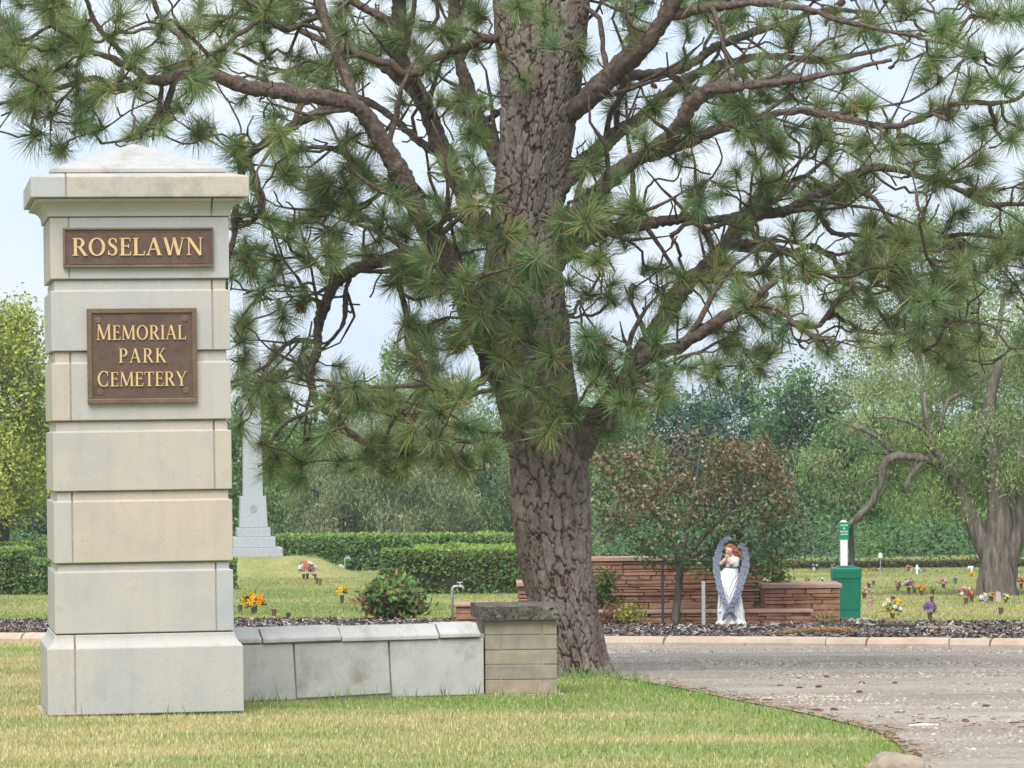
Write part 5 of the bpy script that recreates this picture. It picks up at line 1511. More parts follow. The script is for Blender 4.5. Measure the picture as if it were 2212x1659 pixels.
for zy in zz:
    cx, rx, ry = (np.interp(zy, ra[:, 0], ra[:, k]) for k in (1, 2, 3))
    th = np.arange(nt_) * 2 * math.pi / nt_
    lo = np.clip((zy - 640) / 500, 0, 1)
    sk = (zy - 640) * 0.0011
    f = 0.055 * lo * np.sin(9 * th + 2.5 * sk + 1.2 * np.sin(2 * th)) + 0.035 * lo * np.sin(17 * th - 3 * sk) + 0.02 * np.sin(13 * th + zy * .01)
    f += 0.10 * np.clip((zy - 1400) / 90, 0, 1) * np.sin(7 * th + .8)
    dz = 0.012 * np.clip((zy - 1430) / 60, 0, 1) * np.sin(7 * th + .8)
    V.append(np.stack([(cx - 520) * UA + rx * UA * (1 + f) * np.cos(th), ry * (1 + f * 1.2) * np.sin(th), (1490 - zy) * UA + np.abs(dz)], 1))
V = np.concatenate(V)
i = np.arange((nz - 1) * nt_).reshape(nz - 1, nt_); j = np.roll(i, -1, 1)
F = [tuple(q) for q in np.stack([i.ravel(), j.ravel(), j.ravel() + nt_, i.ravel() + nt_], 1)] + [tuple(range((nz - 1) * nt_, nz * nt_))]
robe = obj('robe', V, F, MAT['robe'], angel, smooth=True)
# draped folds across the front, sash under the bust
dr = MB()
for pts, w in (([(600, 720), (540, 800), (480, 960)], 13), ([(610, 780), (560, 880), (505, 1020), (480, 1100)], 13), ([(605, 860), (570, 980), (530, 1080)], 12), ([(440, 690), (440, 850), (450, 1000), (500, 1110)], 12), ([(370, 680), (375, 800), (400, 930), (430, 1000)], 11),
               ([(345, 1000), (350, 1150), (330, 1290)], 12), ([(650, 1080), (670, 1200), (695, 1330)], 13), ([(620, 1120), (630, 1250), (650, 1400)], 12), ([(560, 1200), (540, 1300), (590, 1360)], 11), ([(400, 1240), (350, 1280), (330, 1300)], 12), ([(440, 1300), (430, 1400), (440, 1465)], 12), ([(560, 1400), (540, 1460)], 12)):
    p3 = []
    for x, y in pts:
        cx, rx, ry = (np.interp(y, ra[:, 0], ra[:, k]) for k in (1, 2, 3))
        t_ = np.clip((x - cx) / rx, -.97, .97)
        p3.append(A(x, y, -ry * math.sqrt(1 - t_ * t_) * 1.02))
    c = crom(p3, .012); w_ = np.sin(np.linspace(.25, math.pi - .25, len(c))) * w * UA
    dr.tube(c, w_, 8)
dr.obj('robe_folds', MAT['robe'], angel, smooth=True)
def ellring(cx, zy, rx, ry, n=28): return [(A(cx + rx * math.cos(2 * math.pi * k / n), zy)[0], -(-ry) * math.sin(2 * math.pi * k / n), A(0, zy)[2]) for k in range(n)]
MB().rings([ellring(527, zy, rx, ry) for zy, rx, ry in ((655, 108, .090), (648, 113, .095), (628, 110, .094), (622, 104, .089))]).obj('sash', MAT['wing'], angel, smooth=True)
# body: one continuous skin mesh (head, neck, shoulders, arms, hands)
bm = bmesh.new()
def blob(c, rx, ry, rz, tilt=0.0):
    m4 = Matrix.Translation(Vector(c)) @ Matrix.Rotation(tilt, 4, 'Y') @ Matrix.Diagonal((rx, ry, rz, 1))
    bmesh.ops.create_icosphere(bm, subdivisions=3, radius=1, matrix=m4)
def btube(pts, rad, n=10):
    Vt, Ft = tube(pts, rad, n)
    vs = [bm.verts.new(v) for v in Vt]
    for f in Ft: bm.faces.new([vs[k] for k in f])
hc = A(488, 385, -.035)
blob(hc, .044, .050, .060, R(-22))
blob(hc + np.array([-.012, -.008, -.030]), .030, .036, .030, R(-22))        # jaw
blob(hc + np.array([-.010, -.052, -.006]), .007, .012, .013, R(-22))        # nose
blob(hc + np.array([-.016, -.046, -.026]), .012, .008, .005, R(-22))        # lips
btube([A(552, 510, .0), A(538, 470, -.005), A(512, 425, -.015)], [.034, .028, .028])
btube([A(480, 505, .005), A(550, 497, .0), A(615, 505, .005)], [.022, .036, .026])
btube([A(612, 505, .0), A(575, 560, -.045), A(512, 596, -.095)], [.030, .029, .025])
btube([A(512, 596, -.095), A(492, 545, -.10), A(478, 480, -.095)], [.026, .024, .015])
btube([A(470, 520, .0), A(400, 570, -.03), A(368, 592, -.06)], [.030, .028, .024])
btube([A(368, 592, -.06), A(415, 540, -.085), A(452, 490, -.095)], [.024, .021, .014])
for k in range(4):                                                             # fingers of the two joined hands
    btube([A(474 - k * 3, 484, -.108 + k * .009), A(462 - k * 2, 462, -.112 + k * .009), A(452, 448 + k * 3, -.105 + k * .009)], [.007, .0062, .0045], 6)
    btube([A(452 - k * 3, 488, -.106 + k * .009), A(446 - k * 2, 462, -.110 + k * .009), A(448, 446 + k * 3, -.104 + k * .009)], [.007, .0062, .0045], 6)
btube([A(478, 486, -.11), A(486, 470, -.115), A(480, 455, -.112)], [.007, .006, .005], 6)
btube([A(448, 490, -.11), A(438, 475, -.115), A(440, 460, -.112)], [.007, .006, .005], 6)
me = bpy.data.meshes.new('figure'); bm.to_mesh(me); bm.free(); me.materials.append(MAT['skin'])
fig = link('figure', me, angel)
rm = fig.modifiers.new('remesh', 'REMESH'); rm.mode = 'VOXEL'; rm.voxel_size = .0042; rm.use_smooth_shade = True
sm = fig.modifiers.new('smooth', 'SMOOTH'); sm.iterations = 2; sm.factor = .4
ft = MB(); rs = []
for t_, r_ in ((0, .022), (.3, .03), (.6, .031), (.85, .026), (1, .012)):
    rs.append([(A(485, 0)[0] + r_ * math.cos(a), -.13 - .075 * t_ , .006 + r_ * .75 * (1 - .35 * t_) + r_ * .75 * math.sin(a)) for a in np.arange(10) * math.pi / 5])
foot = ft.rings(rs)
for k in range(5): foot.tube([(A(485, 0)[0] + (k - 2) * .0115, -.195, .016), (A(485, 0)[0] + (k - 2) * .0125, -.222 + abs(k - 1) * .003, .011)], [.008, .006], 6)
foot.obj('foot', MAT['skin'], angel, smooth=True)
for s_, c_ in ((-.027, .0), (.006, .0)):                                       # closed eyelids, brows
    e_ = hc + np.array([s_ - .002, -.046 + abs(s_) * .18, .010 + (s_ + .01) * .35])
    MB().tube([e_ + np.array([-.009, .004, .002]), e_ + np.array([0, -.002, -.002]), e_ + np.array([.009, .003, .0045])], [.0012, .002, .0012], 5).obj('eyelid', MAT['hair'], angel, smooth=True)
hb = bmesh.new(); bm = hb
blob(hc + np.array([.018, .022, .016]), .050, .050, .060, R(-22))
blob(hc + np.array([.002, -.004, .040]), .040, .044, .030, R(-22))
rr_ = random.Random(5)
for k in range(16):
    x0, y0 = 520 + rr_.uniform(-10, 45), 320 + rr_.uniform(0, 60)
    pts = [A(x0, y0, -.02 + .05 * rr_.random())]
    for s_ in range(1, 7):
        f_ = s_ / 6
        pts.append(A(x0 + (60 + 14 * (k % 4)) * f_ ** .8 + 10 * math.sin(s_ * 2 + k), y0 + (95 + 9 * (k % 5)) * f_ + rr_.uniform(-4, 4), -.045 + .015 * (k % 5) + .008 * math.sin(s_ * 1.7 + k)))
    btube(crom(pts, .012), .0098, 7)
for k in range(5): btube(crom([A(470 - 8 * k, 330 + 3 * k, -.05), A(450 - 5 * k, 350 + 10 * k, -.06), A(440, 385 + 9 * k, -.045)], .012), .007, 6)
me = bpy.data.meshes.new('hair'); hb.to_mesh(me); hb.free(); me.materials.append(MAT['hair'])
hr = link('hair', me, angel)
rm = hr.modifiers.new('remesh', 'REMESH'); rm.mode = 'VOXEL'; rm.voxel_size = .0042; rm.use_smooth_shade = True

def feather_mesh():
    V, F = [], []
    for i_, t_ in enumerate(np.linspace(0, 1, 7)):
        w = .5 * math.sin(math.pi * min(1, .18 + t_ * .72)) ** .8 * (1 if t_ < .95 else .25)
        for s_ in (-1, 0, 1): V.append((s_ * w, -.10 * (1 - abs(s_)) - .22 * t_ * (1 - t_), -t_))
        for s_ in (1, -1): V.append((s_ * w * .9, .06, -t_))
    for i_ in range(6):
        for a_ in range(5):
            b_ = (a_ + 1) % 5
            F.append((i_ * 5 + a_, i_ * 5 + b_, (i_ + 1) * 5 + b_, (i_ + 1) * 5 + a_))
    F.append(tuple(range(30, 35)))
    return mesh('feather', V, F, MAT['wing'], smooth=False)
FEA = feather_mesh()
def wing(label, outer, inner, depths, out_sign):
    t = link('wing', None, angel) if False else None
    o3 = crom([list(A(x, y, d)) for (x, y), d in zip(outer, depths)], .02)
    n = len(o3)
    i3 = crom([list(A(x, y, d - .012)) for (x, y), d in zip(inner, depths)], .02)
    i3 = np.stack([np.interp(np.linspace(0, 1, n), np.linspace(0, 1, len(i3)), i3[:, k]) for k in range(3)], 1)
    rs = []
    for a_, b_ in zip(o3, i3):
        c_ = (a_ + b_) / 2; u_ = (a_ - b_) / 2; nrm = np.array([0, 1, 0.])
        rs.append([tuple(c_ + u_ * math.cos(q) + nrm * .020 * math.sin(q)) for q in np.arange(12) * math.pi / 6])
    w_ = MB().rings(rs).obj('wing', MAT['wing'], angel, smooth=True)
    w_['label'] = label
    T = np.gradient((o3 + i3) / 2, axis=0); T /= np.linalg.norm(T, axis=1, keepdims=True) + 1e-9
    for row, (f_, ln, st_p) in enumerate(((.92, .105, 4), (.5, .10, 4), (.1, .085, 5))):
        for k in range(1 + row, n - 3, st_p):
            p = i3[k] * (1 - f_) + o3[k] * f_
            L_ = ln * (0.75 + .5 * math.sin(math.pi * k / n)) * rnd.uniform(.85, 1.15)
            if k > n * .8: L_ *= .6
            d_ = Vector(T[k]) + Vector((out_sign * .22 * (f_ - .25) * (1 - k / n), -.10, 0))
            d_.normalize()
            x_ = Vector((0, -1, 0)).cross(-d_); x_ = d_.cross(Vector((0, 1, 0))).normalized()
            y_ = (-d_).cross(x_)
            mt = Matrix((x_, -y_ if y_.y < 0 and False else y_, -d_)).transposed()
            fo = link('feather', FEA, w_, loc=tuple(p + np.array([0, -.014 - .004 * row, 0])), scl=(L_ * .36, L_ * .12, L_))
            fo.rotation_euler = mt.to_euler()
    return w_
wing('grey wing arching over the head on the left', [(540, 205), (450, 208), (375, 285), (322, 400), (287, 560), (298, 760), (338, 960), (398, 1140), (450, 1235), (520, 1330), (585, 1388)],
     [(530, 262), (462, 275), (420, 350), (385, 470), (355, 620), (362, 800), (402, 990), (440, 1130), (490, 1215), (548, 1300), (590, 1360)], [.03, .05, .06, .05, .02, -.03, -.10, -.15, -.175, -.18, -.17], -1)
wing('grey wing on the right whose tip crosses in front', [(606, 345), (655, 305), (722, 340), (766, 450), (770, 600), (725, 740), (672, 900), (610, 1080), (530, 1235), (440, 1350), (385, 1412)],
     [(625, 385), (660, 372), (682, 420), (690, 500), (672, 610), (640, 740), (605, 880), (545, 1040), (470, 1180), (400, 1300), (372, 1375)], [.05, .05, .05, .04, .01, -.03, -.09, -.15, -.19, -.205, -.20], 1)
MB().rings([[(.19 * math.cos(a) * k_, .16 * math.sin(a) * k_, z) for a in np.arange(24) * math.pi / 12] for k_, z in ((1, -.02), (1, .004), (.97, .008))]).obj('base', MAT['robe'], angel, smooth=False)
# ================================================================== HEDGES, BUSHES, TREES
def leaf_quads(C, r, lx, lw, out=None, droop=0.0):
    n = len(C)
    U = r.normal(0, 1, (n, 3))
    if droop: U = U * (1 - droop) + np.array([0, 0, -1.6]) * droop
    U /= np.linalg.norm(U, axis=1, keepdims=True)
    N = r.normal(0, 1, (n, 3)) + np.array([0, 0, .5])
    if out is not None: N = N + out * 1.1
    W = np.cross(N, U); W /= np.linalg.norm(W, axis=1, keepdims=True) + 1e-9
    k = r.uniform(.7, 1.3, (n, 1))
    U, W = U * lx * k, W * lw * k
    # lozenge leaf: base, two sides, tip, with a slight fold
    V = np.stack([C - U, C + W - U * .1, C + U, C - W - U * .1], 1).reshape(-1, 3)
    return V, np.arange(len(V)).reshape(-1, 4)

def palcol(pal, n, r, clump=None, var=.28):
    p = np.array(pal)
    if clump is None: c = p[r.integers(0, len(p), n)]
    else:
        k = r.integers(0, len(p), clump.max() + 1)
        c = p[k[clump]] * r.uniform(.78, 1.22, clump.max() + 1)[clump][:, None]
        mixm = r.random(n) < .25
        c = np.where(mixm[:, None], p[r.integers(0, len(p), n)], c)
    return c * r.uniform(1 - var, 1 + var, (n, 1))

def hedge(label, qx0, qx1, Yf, q_top, depth, pal, n, seed, lx=.035, top_pal=None, cut=0.0, slope=0.0, group='clipped hedges', holes=0):
    r = np.random.default_rng(seed)
    a, b = P(qx0, 1230, Yf), P(qx1, 1230, Yf)
    L = b.x - a.x; z0 = float(gz((a.x + b.x) / 2, Yf))
    H = P((qx0 + qx1) / 2, q_top, Yf).z - z0
    t = thing('hedge', label, 'hedge', (a.x, Yf, z0), 0, group)
    # inner twiggy mass
    nx, nh = max(8, int(L / .25)), 10
    rs = []
    for i in range(nx + 1):
        x = .06 + (L - .12) * i / nx
        ring = []
        for (yy, zz_) in ((.10, -.05), (.07, H * .3), (.06, H * .7), (.13, H * .93), (depth - .13, H * .93), (depth - .06, H * .7), (depth - .07, H * .3), (depth - .1, -.05)):
            nn = mnoise.noise(Vector((x * 1.3 + seed, yy * 2, zz_ * 2)))
            ring.append((x, yy + .05 * nn, zz_ + .04 * nn))
        rs.append(ring)
    MB().rings(rs).obj('stems', MAT['hedge_core'], t)
    def bulge(x, z): return .10 * (vnoise(x, z * 2, .55, seed + 1) - .5) + .05 * (vnoise(x, z, .22, seed + 2) - .5)
    nf, ntp, ne = int(n * .55), int(n * .37), int(n * .04)
    x = r.uniform(0, L, nf); z = H * r.random(nf) ** .85; y = -bulge(x, z) + np.abs(r.normal(0, .045, nf)) + np.clip(z / H - .86, 0, 1) * .5
    keep = np.ones(nf, bool)
    for h in range(holes):
        hx, hz_, hr_ = r.uniform(.1, .9) * L, r.uniform(.1, .6) * H, r.uniform(.1, .22)
        keep &= (np.hypot((x - hx) * .8, z - hz_) > hr_) | (r.random(nf) < .25)
    Cf = np.stack([x, y, z], 1)[keep]; Of = np.tile([0, -1, .3], (len(Cf), 1))
    x = r.uniform(0, L, ntp); y = r.uniform(.02, depth, ntp); z = H + bulge(x, y) * .9 - np.abs(r.normal(0, .02, ntp)) - .16 * np.clip(1 - y / .14, 0, 1) ** 2 - slope * x
    Ct = np.stack([x, y, z], 1); Ot = np.tile([0, 0, 1.6], (ntp, 1))
    E = []
    for s in (0, 1):
        yy = r.uniform(0, depth, ne); zz_ = H * r.random(ne)
        E.append(np.stack([(L if s else 0) + (1 if s else -1) * bulge(yy, zz_), yy, zz_], 1))
    C = np.concatenate([Cf, Ct] + E); O = np.concatenate([Of, Ot, np.tile([-1, 0, .2], (ne, 1)), np.tile([1, 0, .2], (ne, 1))])
    V, F = leaf_quads(C, r, lx, lx * .55, O)
    c = palcol(pal, len(C), r)
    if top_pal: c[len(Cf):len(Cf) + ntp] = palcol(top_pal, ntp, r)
    o = obj('leaves', V, F, MAT['leaf'], t, col=np.repeat(c, 4, 0)); tag(o, kind='stuff')
    return t
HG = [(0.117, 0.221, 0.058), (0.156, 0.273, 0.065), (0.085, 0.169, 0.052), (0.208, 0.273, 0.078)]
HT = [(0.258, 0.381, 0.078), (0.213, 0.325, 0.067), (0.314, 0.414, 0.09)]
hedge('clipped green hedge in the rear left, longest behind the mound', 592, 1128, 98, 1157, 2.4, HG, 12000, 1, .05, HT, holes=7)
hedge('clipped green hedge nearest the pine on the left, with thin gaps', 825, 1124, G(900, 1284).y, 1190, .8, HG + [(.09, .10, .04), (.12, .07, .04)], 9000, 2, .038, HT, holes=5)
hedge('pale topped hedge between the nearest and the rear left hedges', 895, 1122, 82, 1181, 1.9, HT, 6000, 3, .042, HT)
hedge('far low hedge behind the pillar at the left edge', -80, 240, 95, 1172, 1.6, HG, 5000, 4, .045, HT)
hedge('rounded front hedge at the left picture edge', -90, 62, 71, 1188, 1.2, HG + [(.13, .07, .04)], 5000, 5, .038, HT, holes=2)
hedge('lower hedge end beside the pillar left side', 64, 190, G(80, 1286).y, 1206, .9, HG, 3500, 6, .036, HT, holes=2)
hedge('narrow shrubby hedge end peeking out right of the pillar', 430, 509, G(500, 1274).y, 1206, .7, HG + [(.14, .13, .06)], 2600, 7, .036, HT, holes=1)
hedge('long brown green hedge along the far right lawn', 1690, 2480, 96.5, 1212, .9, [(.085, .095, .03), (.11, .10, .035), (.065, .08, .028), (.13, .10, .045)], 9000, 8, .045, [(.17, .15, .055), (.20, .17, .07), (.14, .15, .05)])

def bush(label, px, q_base, w_q, h_q, pal, n, lx, seed, name='bush', blooms=None, lean=0, wid=.5, soil=None, stems=7, stem_m='twig', upness=.35, z0=None, Yoff=0, Yabs=None, fill=1.0, grp=None, cat='bush'):
    r = np.random.default_rng(seed)
    b = G(px, q_base)
    if Yoff: b = at(px, b.y + Yoff)
    if Yabs: b = at(px, Yabs)
    if z0 is not None: b.z = z0
    s = FQ / b.y; W, H = w_q / s / 2, h_q / s
    t = thing(name, label, cat, b, 0, grp)
    nc = 26
    cl = []
    for k in range(nc):
        u = r.normal(0, 1, 3); u /= np.linalg.norm(u)
        rr = r.random() ** .45
        cl.append((u[0] * W * .85 * rr + lean * W, u[1] * W * .8 * rr, H * (.52 + .44 * u[2] * rr)))
    cl = np.array(cl)
    mb = MB()
    for k in range(stems):
        e = cl[r.integers(0, nc)]
        mb.tube(crom([(e[0] * .12, e[1] * .12, -.02), (e[0] * .5, e[1] * .5, e[2] * .5), tuple(e)], .08), np.linspace(.012, .005, len(crom([(e[0] * .12, e[1] * .12, -.02), (e[0] * .5, e[1] * .5, e[2] * .5), tuple(e)], .08))) * (H / .6) ** .5, 5)
    mb.obj('stems', MAT[stem_m], t, smooth=True)
    ci = r.integers(0, nc, n)
    C = cl[ci] + r.normal(0, 1, (n, 3)) * np.array([W, W, H * .55]) * .24 * fill
    C[:, 2] = np.maximum(C[:, 2], .02)
    out = C / (np.linalg.norm(C, axis=1, keepdims=True) + 1e-9); out[:, 2] += upness
    V, F = leaf_quads(C, r, lx, lx * .42, out)
    c = palcol(pal, n, r, ci)
    o = obj('leaves', V, F, MAT['leaf'], t, col=np.repeat(c, 4, 0)); tag(o, kind='stuff')
    if blooms:
        for col, k, sc in blooms:
            for _ in range(k):
                q = cl[r.integers(0, nc)] * np.array([1.05, 1, 1.08]) + r.normal(0, .02, 3)
                q[1] = -abs(q[1]) - .03
                bo = link('blossom', blossom(col), t, loc=tuple(q), scl=sc, rot=(R(60) * r.random(), 0, r.uniform(0, 6)))
    return t
PG = [(0.108, 0.24, 0.054), (0.156, 0.3, 0.066), (0.078, 0.18, 0.048), (0.252, 0.288, 0.084)]
bush('round glossy green bush behind the low wall coping', 848, 1344, 138, 90, PG + [(.24, .16, .06)], 3600, .052, 11, 'peony_bush')
zter = float(gz(2, YW + 1.0)) + .17
bush('white flowering rose bush in front of the tall sandstone wall beside the pine', 1300, 1312, 82, 90, [(.06, .13, .03), (.10, .17, .04), (.20, .19, .06)], 1100, .032, 12, 'rose_bush', [('white', 6, .04)], z0=zter, Yabs=YW + 1.1)
bush('pink flowering rose bush behind the angel, over the lower wall', 1676, 1290, 95, 120, [(.08, .15, .035), (.13, .19, .045), (.22, .24, .06)], 1300, .032, 13, 'rose_bush', [('pink', 5, .03), ('coral', 3, .03), ('magenta', 3, .028)], Yabs=YW + 1.15, z0=zter)
bush('orange and pink rose bush above the lower sandstone wall', 1722, 1272, 44, 56, [(.09, .15, .04), (.16, .2, .05)], 500, .03, 14, 'rose_bush', [('coral', 3, .03), ('orange', 3, .035)], Yabs=YW + 1.9)
bush('small yellow green twiggy rose bush in the mulch near the pine', 1362, 1358, 74, 56, [(.28, .30, .04), (.36, .34, .05), (.22, .26, .04)], 300, .032, 15, 'rose_bush', [('peach', 2, .03)], stems=16)
bush('thin yellow green sprig just left of the angel', 1538, 1352, 22, 60, [(.24, .30, .04), (.16, .24, .04)], 120, .03, 16, 'rose_sprig')
bush('bare twiggy shrub in front of the lower wall end', 1778, 1364, 70, 66, [(.17, .17, .05), (.22, .20, .06)], 130, .024, 17, 'dry_shrub', stems=26)
bush('brown dried weeds on the ledge right of the pine', 1318, 1357, 60, 50, [(.26, .14, .06), (.32, .19, .08), (.20, .11, .05)], 420, .022, 18, 'dry_weeds', stems=18)
bush('thin brown dried weeds between the dark leaved tree and the grey stake', 1500, 1353, 56, 42, [(.26, .15, .06), (.30, .19, .09)], 160, .02, 19, 'dry_weeds', stems=16)
bush('low dry brown tuft around the foot of the dark leaved tree', 1442, 1358, 66, 22, [(.30, .18, .08), (.26, .15, .06)], 240, .022, 20, 'dry_weeds', stems=8)

# dried ornamental grass spilling over the kerb
def dry_grass():
    b = G(1770, 1384); b.z = float(mz(b.x, b.y)) + .02
    t = thing('dry_grass_clump', 'flattened tan dry grass clump spilling over the kerb', 'dry grass', b)
    r = np.random.default_rng(23); n = 2600
    c0 = np.stack([r.normal(0, .17, n), r.normal(-.05, .10, n), np.abs(r.normal(.03, .018, n))], 1)
    a = r.normal(-1.3, .9, n); L = r.uniform(.07, .20, n)
    d = np.stack([np.cos(a), np.sin(a), r.normal(-.12, .16, n)], 1); d /= np.linalg.norm(d, axis=1, keepdims=True)
    sd = np.cross(d, [0, 0, 1]); sd /= np.linalg.norm(sd, axis=1, keepdims=True)
    V = np.stack([c0 - sd * .004, c0 + sd * .004, c0 + d * L[:, None]], 1).reshape(-1, 3)
    c = np.array([.40, .27, .12]) * r.uniform(.6, 1.25, (n, 1))
    o = obj('straw', V, np.arange(3 * n).reshape(-1, 3), MAT['grass'], t, col=np.repeat(c, 3, 0)); tag(o, kind='stuff')
dry_grass()

def branch_net(root, targets, radius, r, bend=.18):
    """greedy nearest-node branching from a list of limb paths to the targets; returns tubes"""
    pos = [np.asarray(p, float) for path in root for p in path]; par = []
    pl = []
    k = 0
    for path in root:
        for i, p in enumerate(path):
            par.append(k - 1 if i else -1); pl.append(0 if not i else pl[-1] + np.linalg.norm(pos[k] - pos[k - 1])); k += 1
    mb = MB()
    N = np.array(pos); PL = np.array(pl)
    for t in targets:
        d = np.linalg.norm(N - t, axis=1)
        a = int(np.argmin(d + .3 * PL + (d < .05)))
        L = d[a]; A_ = N[a]; kk = max(3, int(L / .25))
        tt = np.linspace(0, 1, kk + 1)[:, None]
        B = A_ + (t - A_) * tt + r.normal(0, bend * .4, 3) * L * np.sin(math.pi * tt) + np.array([0, 0, .12]) * L * np.sin(math.pi * tt)
        mb.tube(B, np.linspace(radius * min(1, .35 + .2 * L), radius * .25, kk + 1), 4)
        N = np.concatenate([N, B[1:]]); PL = np.concatenate([PL, PL[a] + L * tt[1:, 0]])
    return mb

def tree(label, px, Y, q_top, w_q, q_bot, pal, n, lx, seed, name='broadleaf_tree', trunks=None, bark_m='dark_bark', droop=0.0, nclump=70, lw=.45, clump=.16, tr=.16, ydep=.8, group='trees along the back of the cemetery', limbs=40, shape=2.2, spread=None, cen_q=None, twig=.035, full=.2, ycen=0.0):
    r = np.random.default_rng(seed)
    b = at(px, Y); s = FQ / Y
    t = thing(name, label, 'tree', b, 0, group)
    top = P(px, q_top, Y).z - b.z; bot = max(.05, P(px, q_bot, Y).z - b.z); W = w_q / s / 2
    zc, hz_ = (top + bot) / 2, (top - bot) / 2
    zn = r.uniform(-1, 1, nclump); az = r.uniform(0, 6.283, nclump)
    rad = r.random(nclump) ** (1 / shape) * (1 + .16 * np.sin(az * 3 + seed) + .10 * np.sin(zn * 7 + seed))
    sc_ = np.where(zn > 0, np.sqrt(1 - zn * zn * .92), 1 - .25 * zn * zn * full)
    cl = np.stack([np.cos(az) * rad * sc_ * W * .9, np.sin(az) * rad * sc_ * W * ydep + ycen, zn * hz_ * .92 + zc], 1)
    cl[:, 2] = np.maximum(cl[:, 2], .15)
    if trunks is None:
        trunks = [[((0, 0, -.1), tr), ((r.normal(0, .1), 0, zc * .4), tr * .8), ((r.normal(0, .3), 0, zc), tr * .5), ((r.normal(0, .4), 0, zc + hz_ * .7), tr * .15)]]
    paths = []
    for tk_ in trunks:
        pth = crom([list(p) + [w] for p, w in tk_], .12)
        pth[1:, :3] += wob(pth[1:, :3], .05, 1.3, seed + len(paths)) + wob(pth[1:, :3], .03, 4.0, seed)
        pth[:, 3] *= 1 + (.10 if tk_[0][1] < .14 else .03) * np.sin(np.arange(len(pth)) * 1.1 + seed) * np.sin(np.arange(len(pth)) * .37)
        Vt, Ft = tube(pth[:, :3], np.maximum(pth[:, 3], .012), 9)
        obj('trunk' if tk_[0][0][2] < .3 else 'limb', Vt, Ft, MAT[bark_m], t, smooth=True)
        paths.append(pth[:, :3])
    sel = cl[np.argsort(cl[:, 2])][:limbs] if limbs < nclump else cl
    mb = branch_net(paths, sel, twig, r)
    tag(mb.obj('branches', MAT[bark_m], t, smooth=True), kind='stuff')
    ci = r.integers(0, nclump, n)
    C = cl[ci] + r.normal(0, 1, (n, 3)) * np.array([W, W * ydep, hz_]) * clump * r.uniform(.7, 1.3, nclump)[ci][:, None]
    C[:, 2] = np.maximum(C[:, 2], .05)
    out = C - np.array([0, 0, zc]); out /= np.linalg.norm(out, axis=1, keepdims=True) + 1e-9
    V, F = leaf_quads(C, r, lx, lx * lw, out, droop)
    o = obj('crown', V, F, MAT['leaf'], t, col=np.repeat(palcol(pal, n, r, ci), 4, 0)); tag(o, kind='stuff')
    return t
YG = [(.34, .41, .065), (.41, .46, .085), (.24, .32, .05), (.45, .47, .10)]
MG = [(0.125, 0.225, 0.069), (0.175, 0.294, 0.088), (0.1, 0.181, 0.062)]
DB = [(0.066, 0.132, 0.09), (0.09, 0.174, 0.108), (0.05, 0.102, 0.078), (0.114, 0.204, 0.114)]
DG = [(0.085, 0.169, 0.072), (0.117, 0.215, 0.085), (0.065, 0.13, 0.062)]
OL = [(0.253, 0.308, 0.149), (0.308, 0.363, 0.171), (0.198, 0.259, 0.132), (0.341, 0.369, 0.193)]
LG = [(0.22, 0.33, 0.099), (0.286, 0.396, 0.11), (0.176, 0.275, 0.083)]
tree('bright yellow green leafy tree at the left picture edge', 0, 96, 672, 330, 1130, YG, 36000, 0.060, 101, tr=.22, nclump=150, bark_m='dark_bark', clump=.12)
tree('dark blue green tree low behind the left hedges', 40, 112, 1000, 320, 1234, DB, 15300, 0.072, 102, nclump=80, clump=.11)
tree('green tree mostly hidden behind the pillar', 290, 114, 880, 300, 1236, MG, 5950, 0.095, 103)
tree('medium green tree right behind the obelisk shaft', 552, 112, 838, 250, 1236, MG + LG, 17850, 0.068, 104, nclump=85, clump=.11)
tree('dark green tree just right of the obelisk pedestal', 668, 116, 905, 260, 1236, DG + DB, 16575, 0.072, 105, nclump=85, clump=.11)
tree('olive drooping tree with fine foliage right of the obelisk', 748, 108, 940, 270, 1215, OL, 28050, 0.068, 106, 'drooping_tree', droop=.5, lw=.2, nclump=130, clump=.12)
_q = lambda q, y: tuple(np.array(P(q, y, 106)) - np.array(at(868, 106)))
tree('grey green drooping tree with a pale trunk and a grey trunk', 868, 106, 842, 300, 1135, OL + [(.16, .22, .11)], 30600, 0.068, 107, 'drooping_tree', droop=.5, lw=.2, nclump=140, bark_m='pale_bark', clump=.12,
     trunks=[[(_q(824, 1246), .09), (_q(823, 1130), .08), (_q(822, 1050), .06), (_q(830, 960), .03)], [(_q(857, 1246), .19), (_q(858, 1120), .16), (_q(865, 1000), .10), (_q(880, 900), .03)]])
tree('thin airy tree rising highest in the gap left of the pine', 858, 130, 738, 120, 1000, LG, 3825, 0.064, 108, nclump=40, tr=.12, clump=.12)
tree('grey green drooping tree behind the pale topped hedge', 990, 110, 880, 260, 1220, OL + MG, 28050, 0.068, 109, 'drooping_tree', droop=.4, lw=.22, nclump=130, clump=.12)
tree('dark blue green tree left of the pine trunk', 1072, 114, 930, 240, 1236, DB, 16575, 0.072, 110, nclump=85, clump=.11)
tree('green tree hidden behind the pine trunk', 1195, 118, 850, 270, 1236, MG, 5950, 0.095, 111)
tree('soft green tree between the pine trunk and the dark leaved tree', 1325, 111, 822, 270, 1236, LG + MG, 21675, 0.066, 112, nclump=95, clump=.105)
tree('dark blue green tree above the reddish small tree', 1465, 115, 862, 270, 1236, DB + DG, 20400, 0.068, 113, nclump=95, clump=.105)
tree('deep blue green tree in the wood right of center', 1590, 117, 826, 270, 1236, DB, 21675, 0.068, 114, nclump=95, clump=.105)
tree('mid green tree standing behind the broken grey limbs', 1735, 113, 800, 280, 1236, MG + DG, 21675, 0.068, 115, nclump=95, clump=.105)
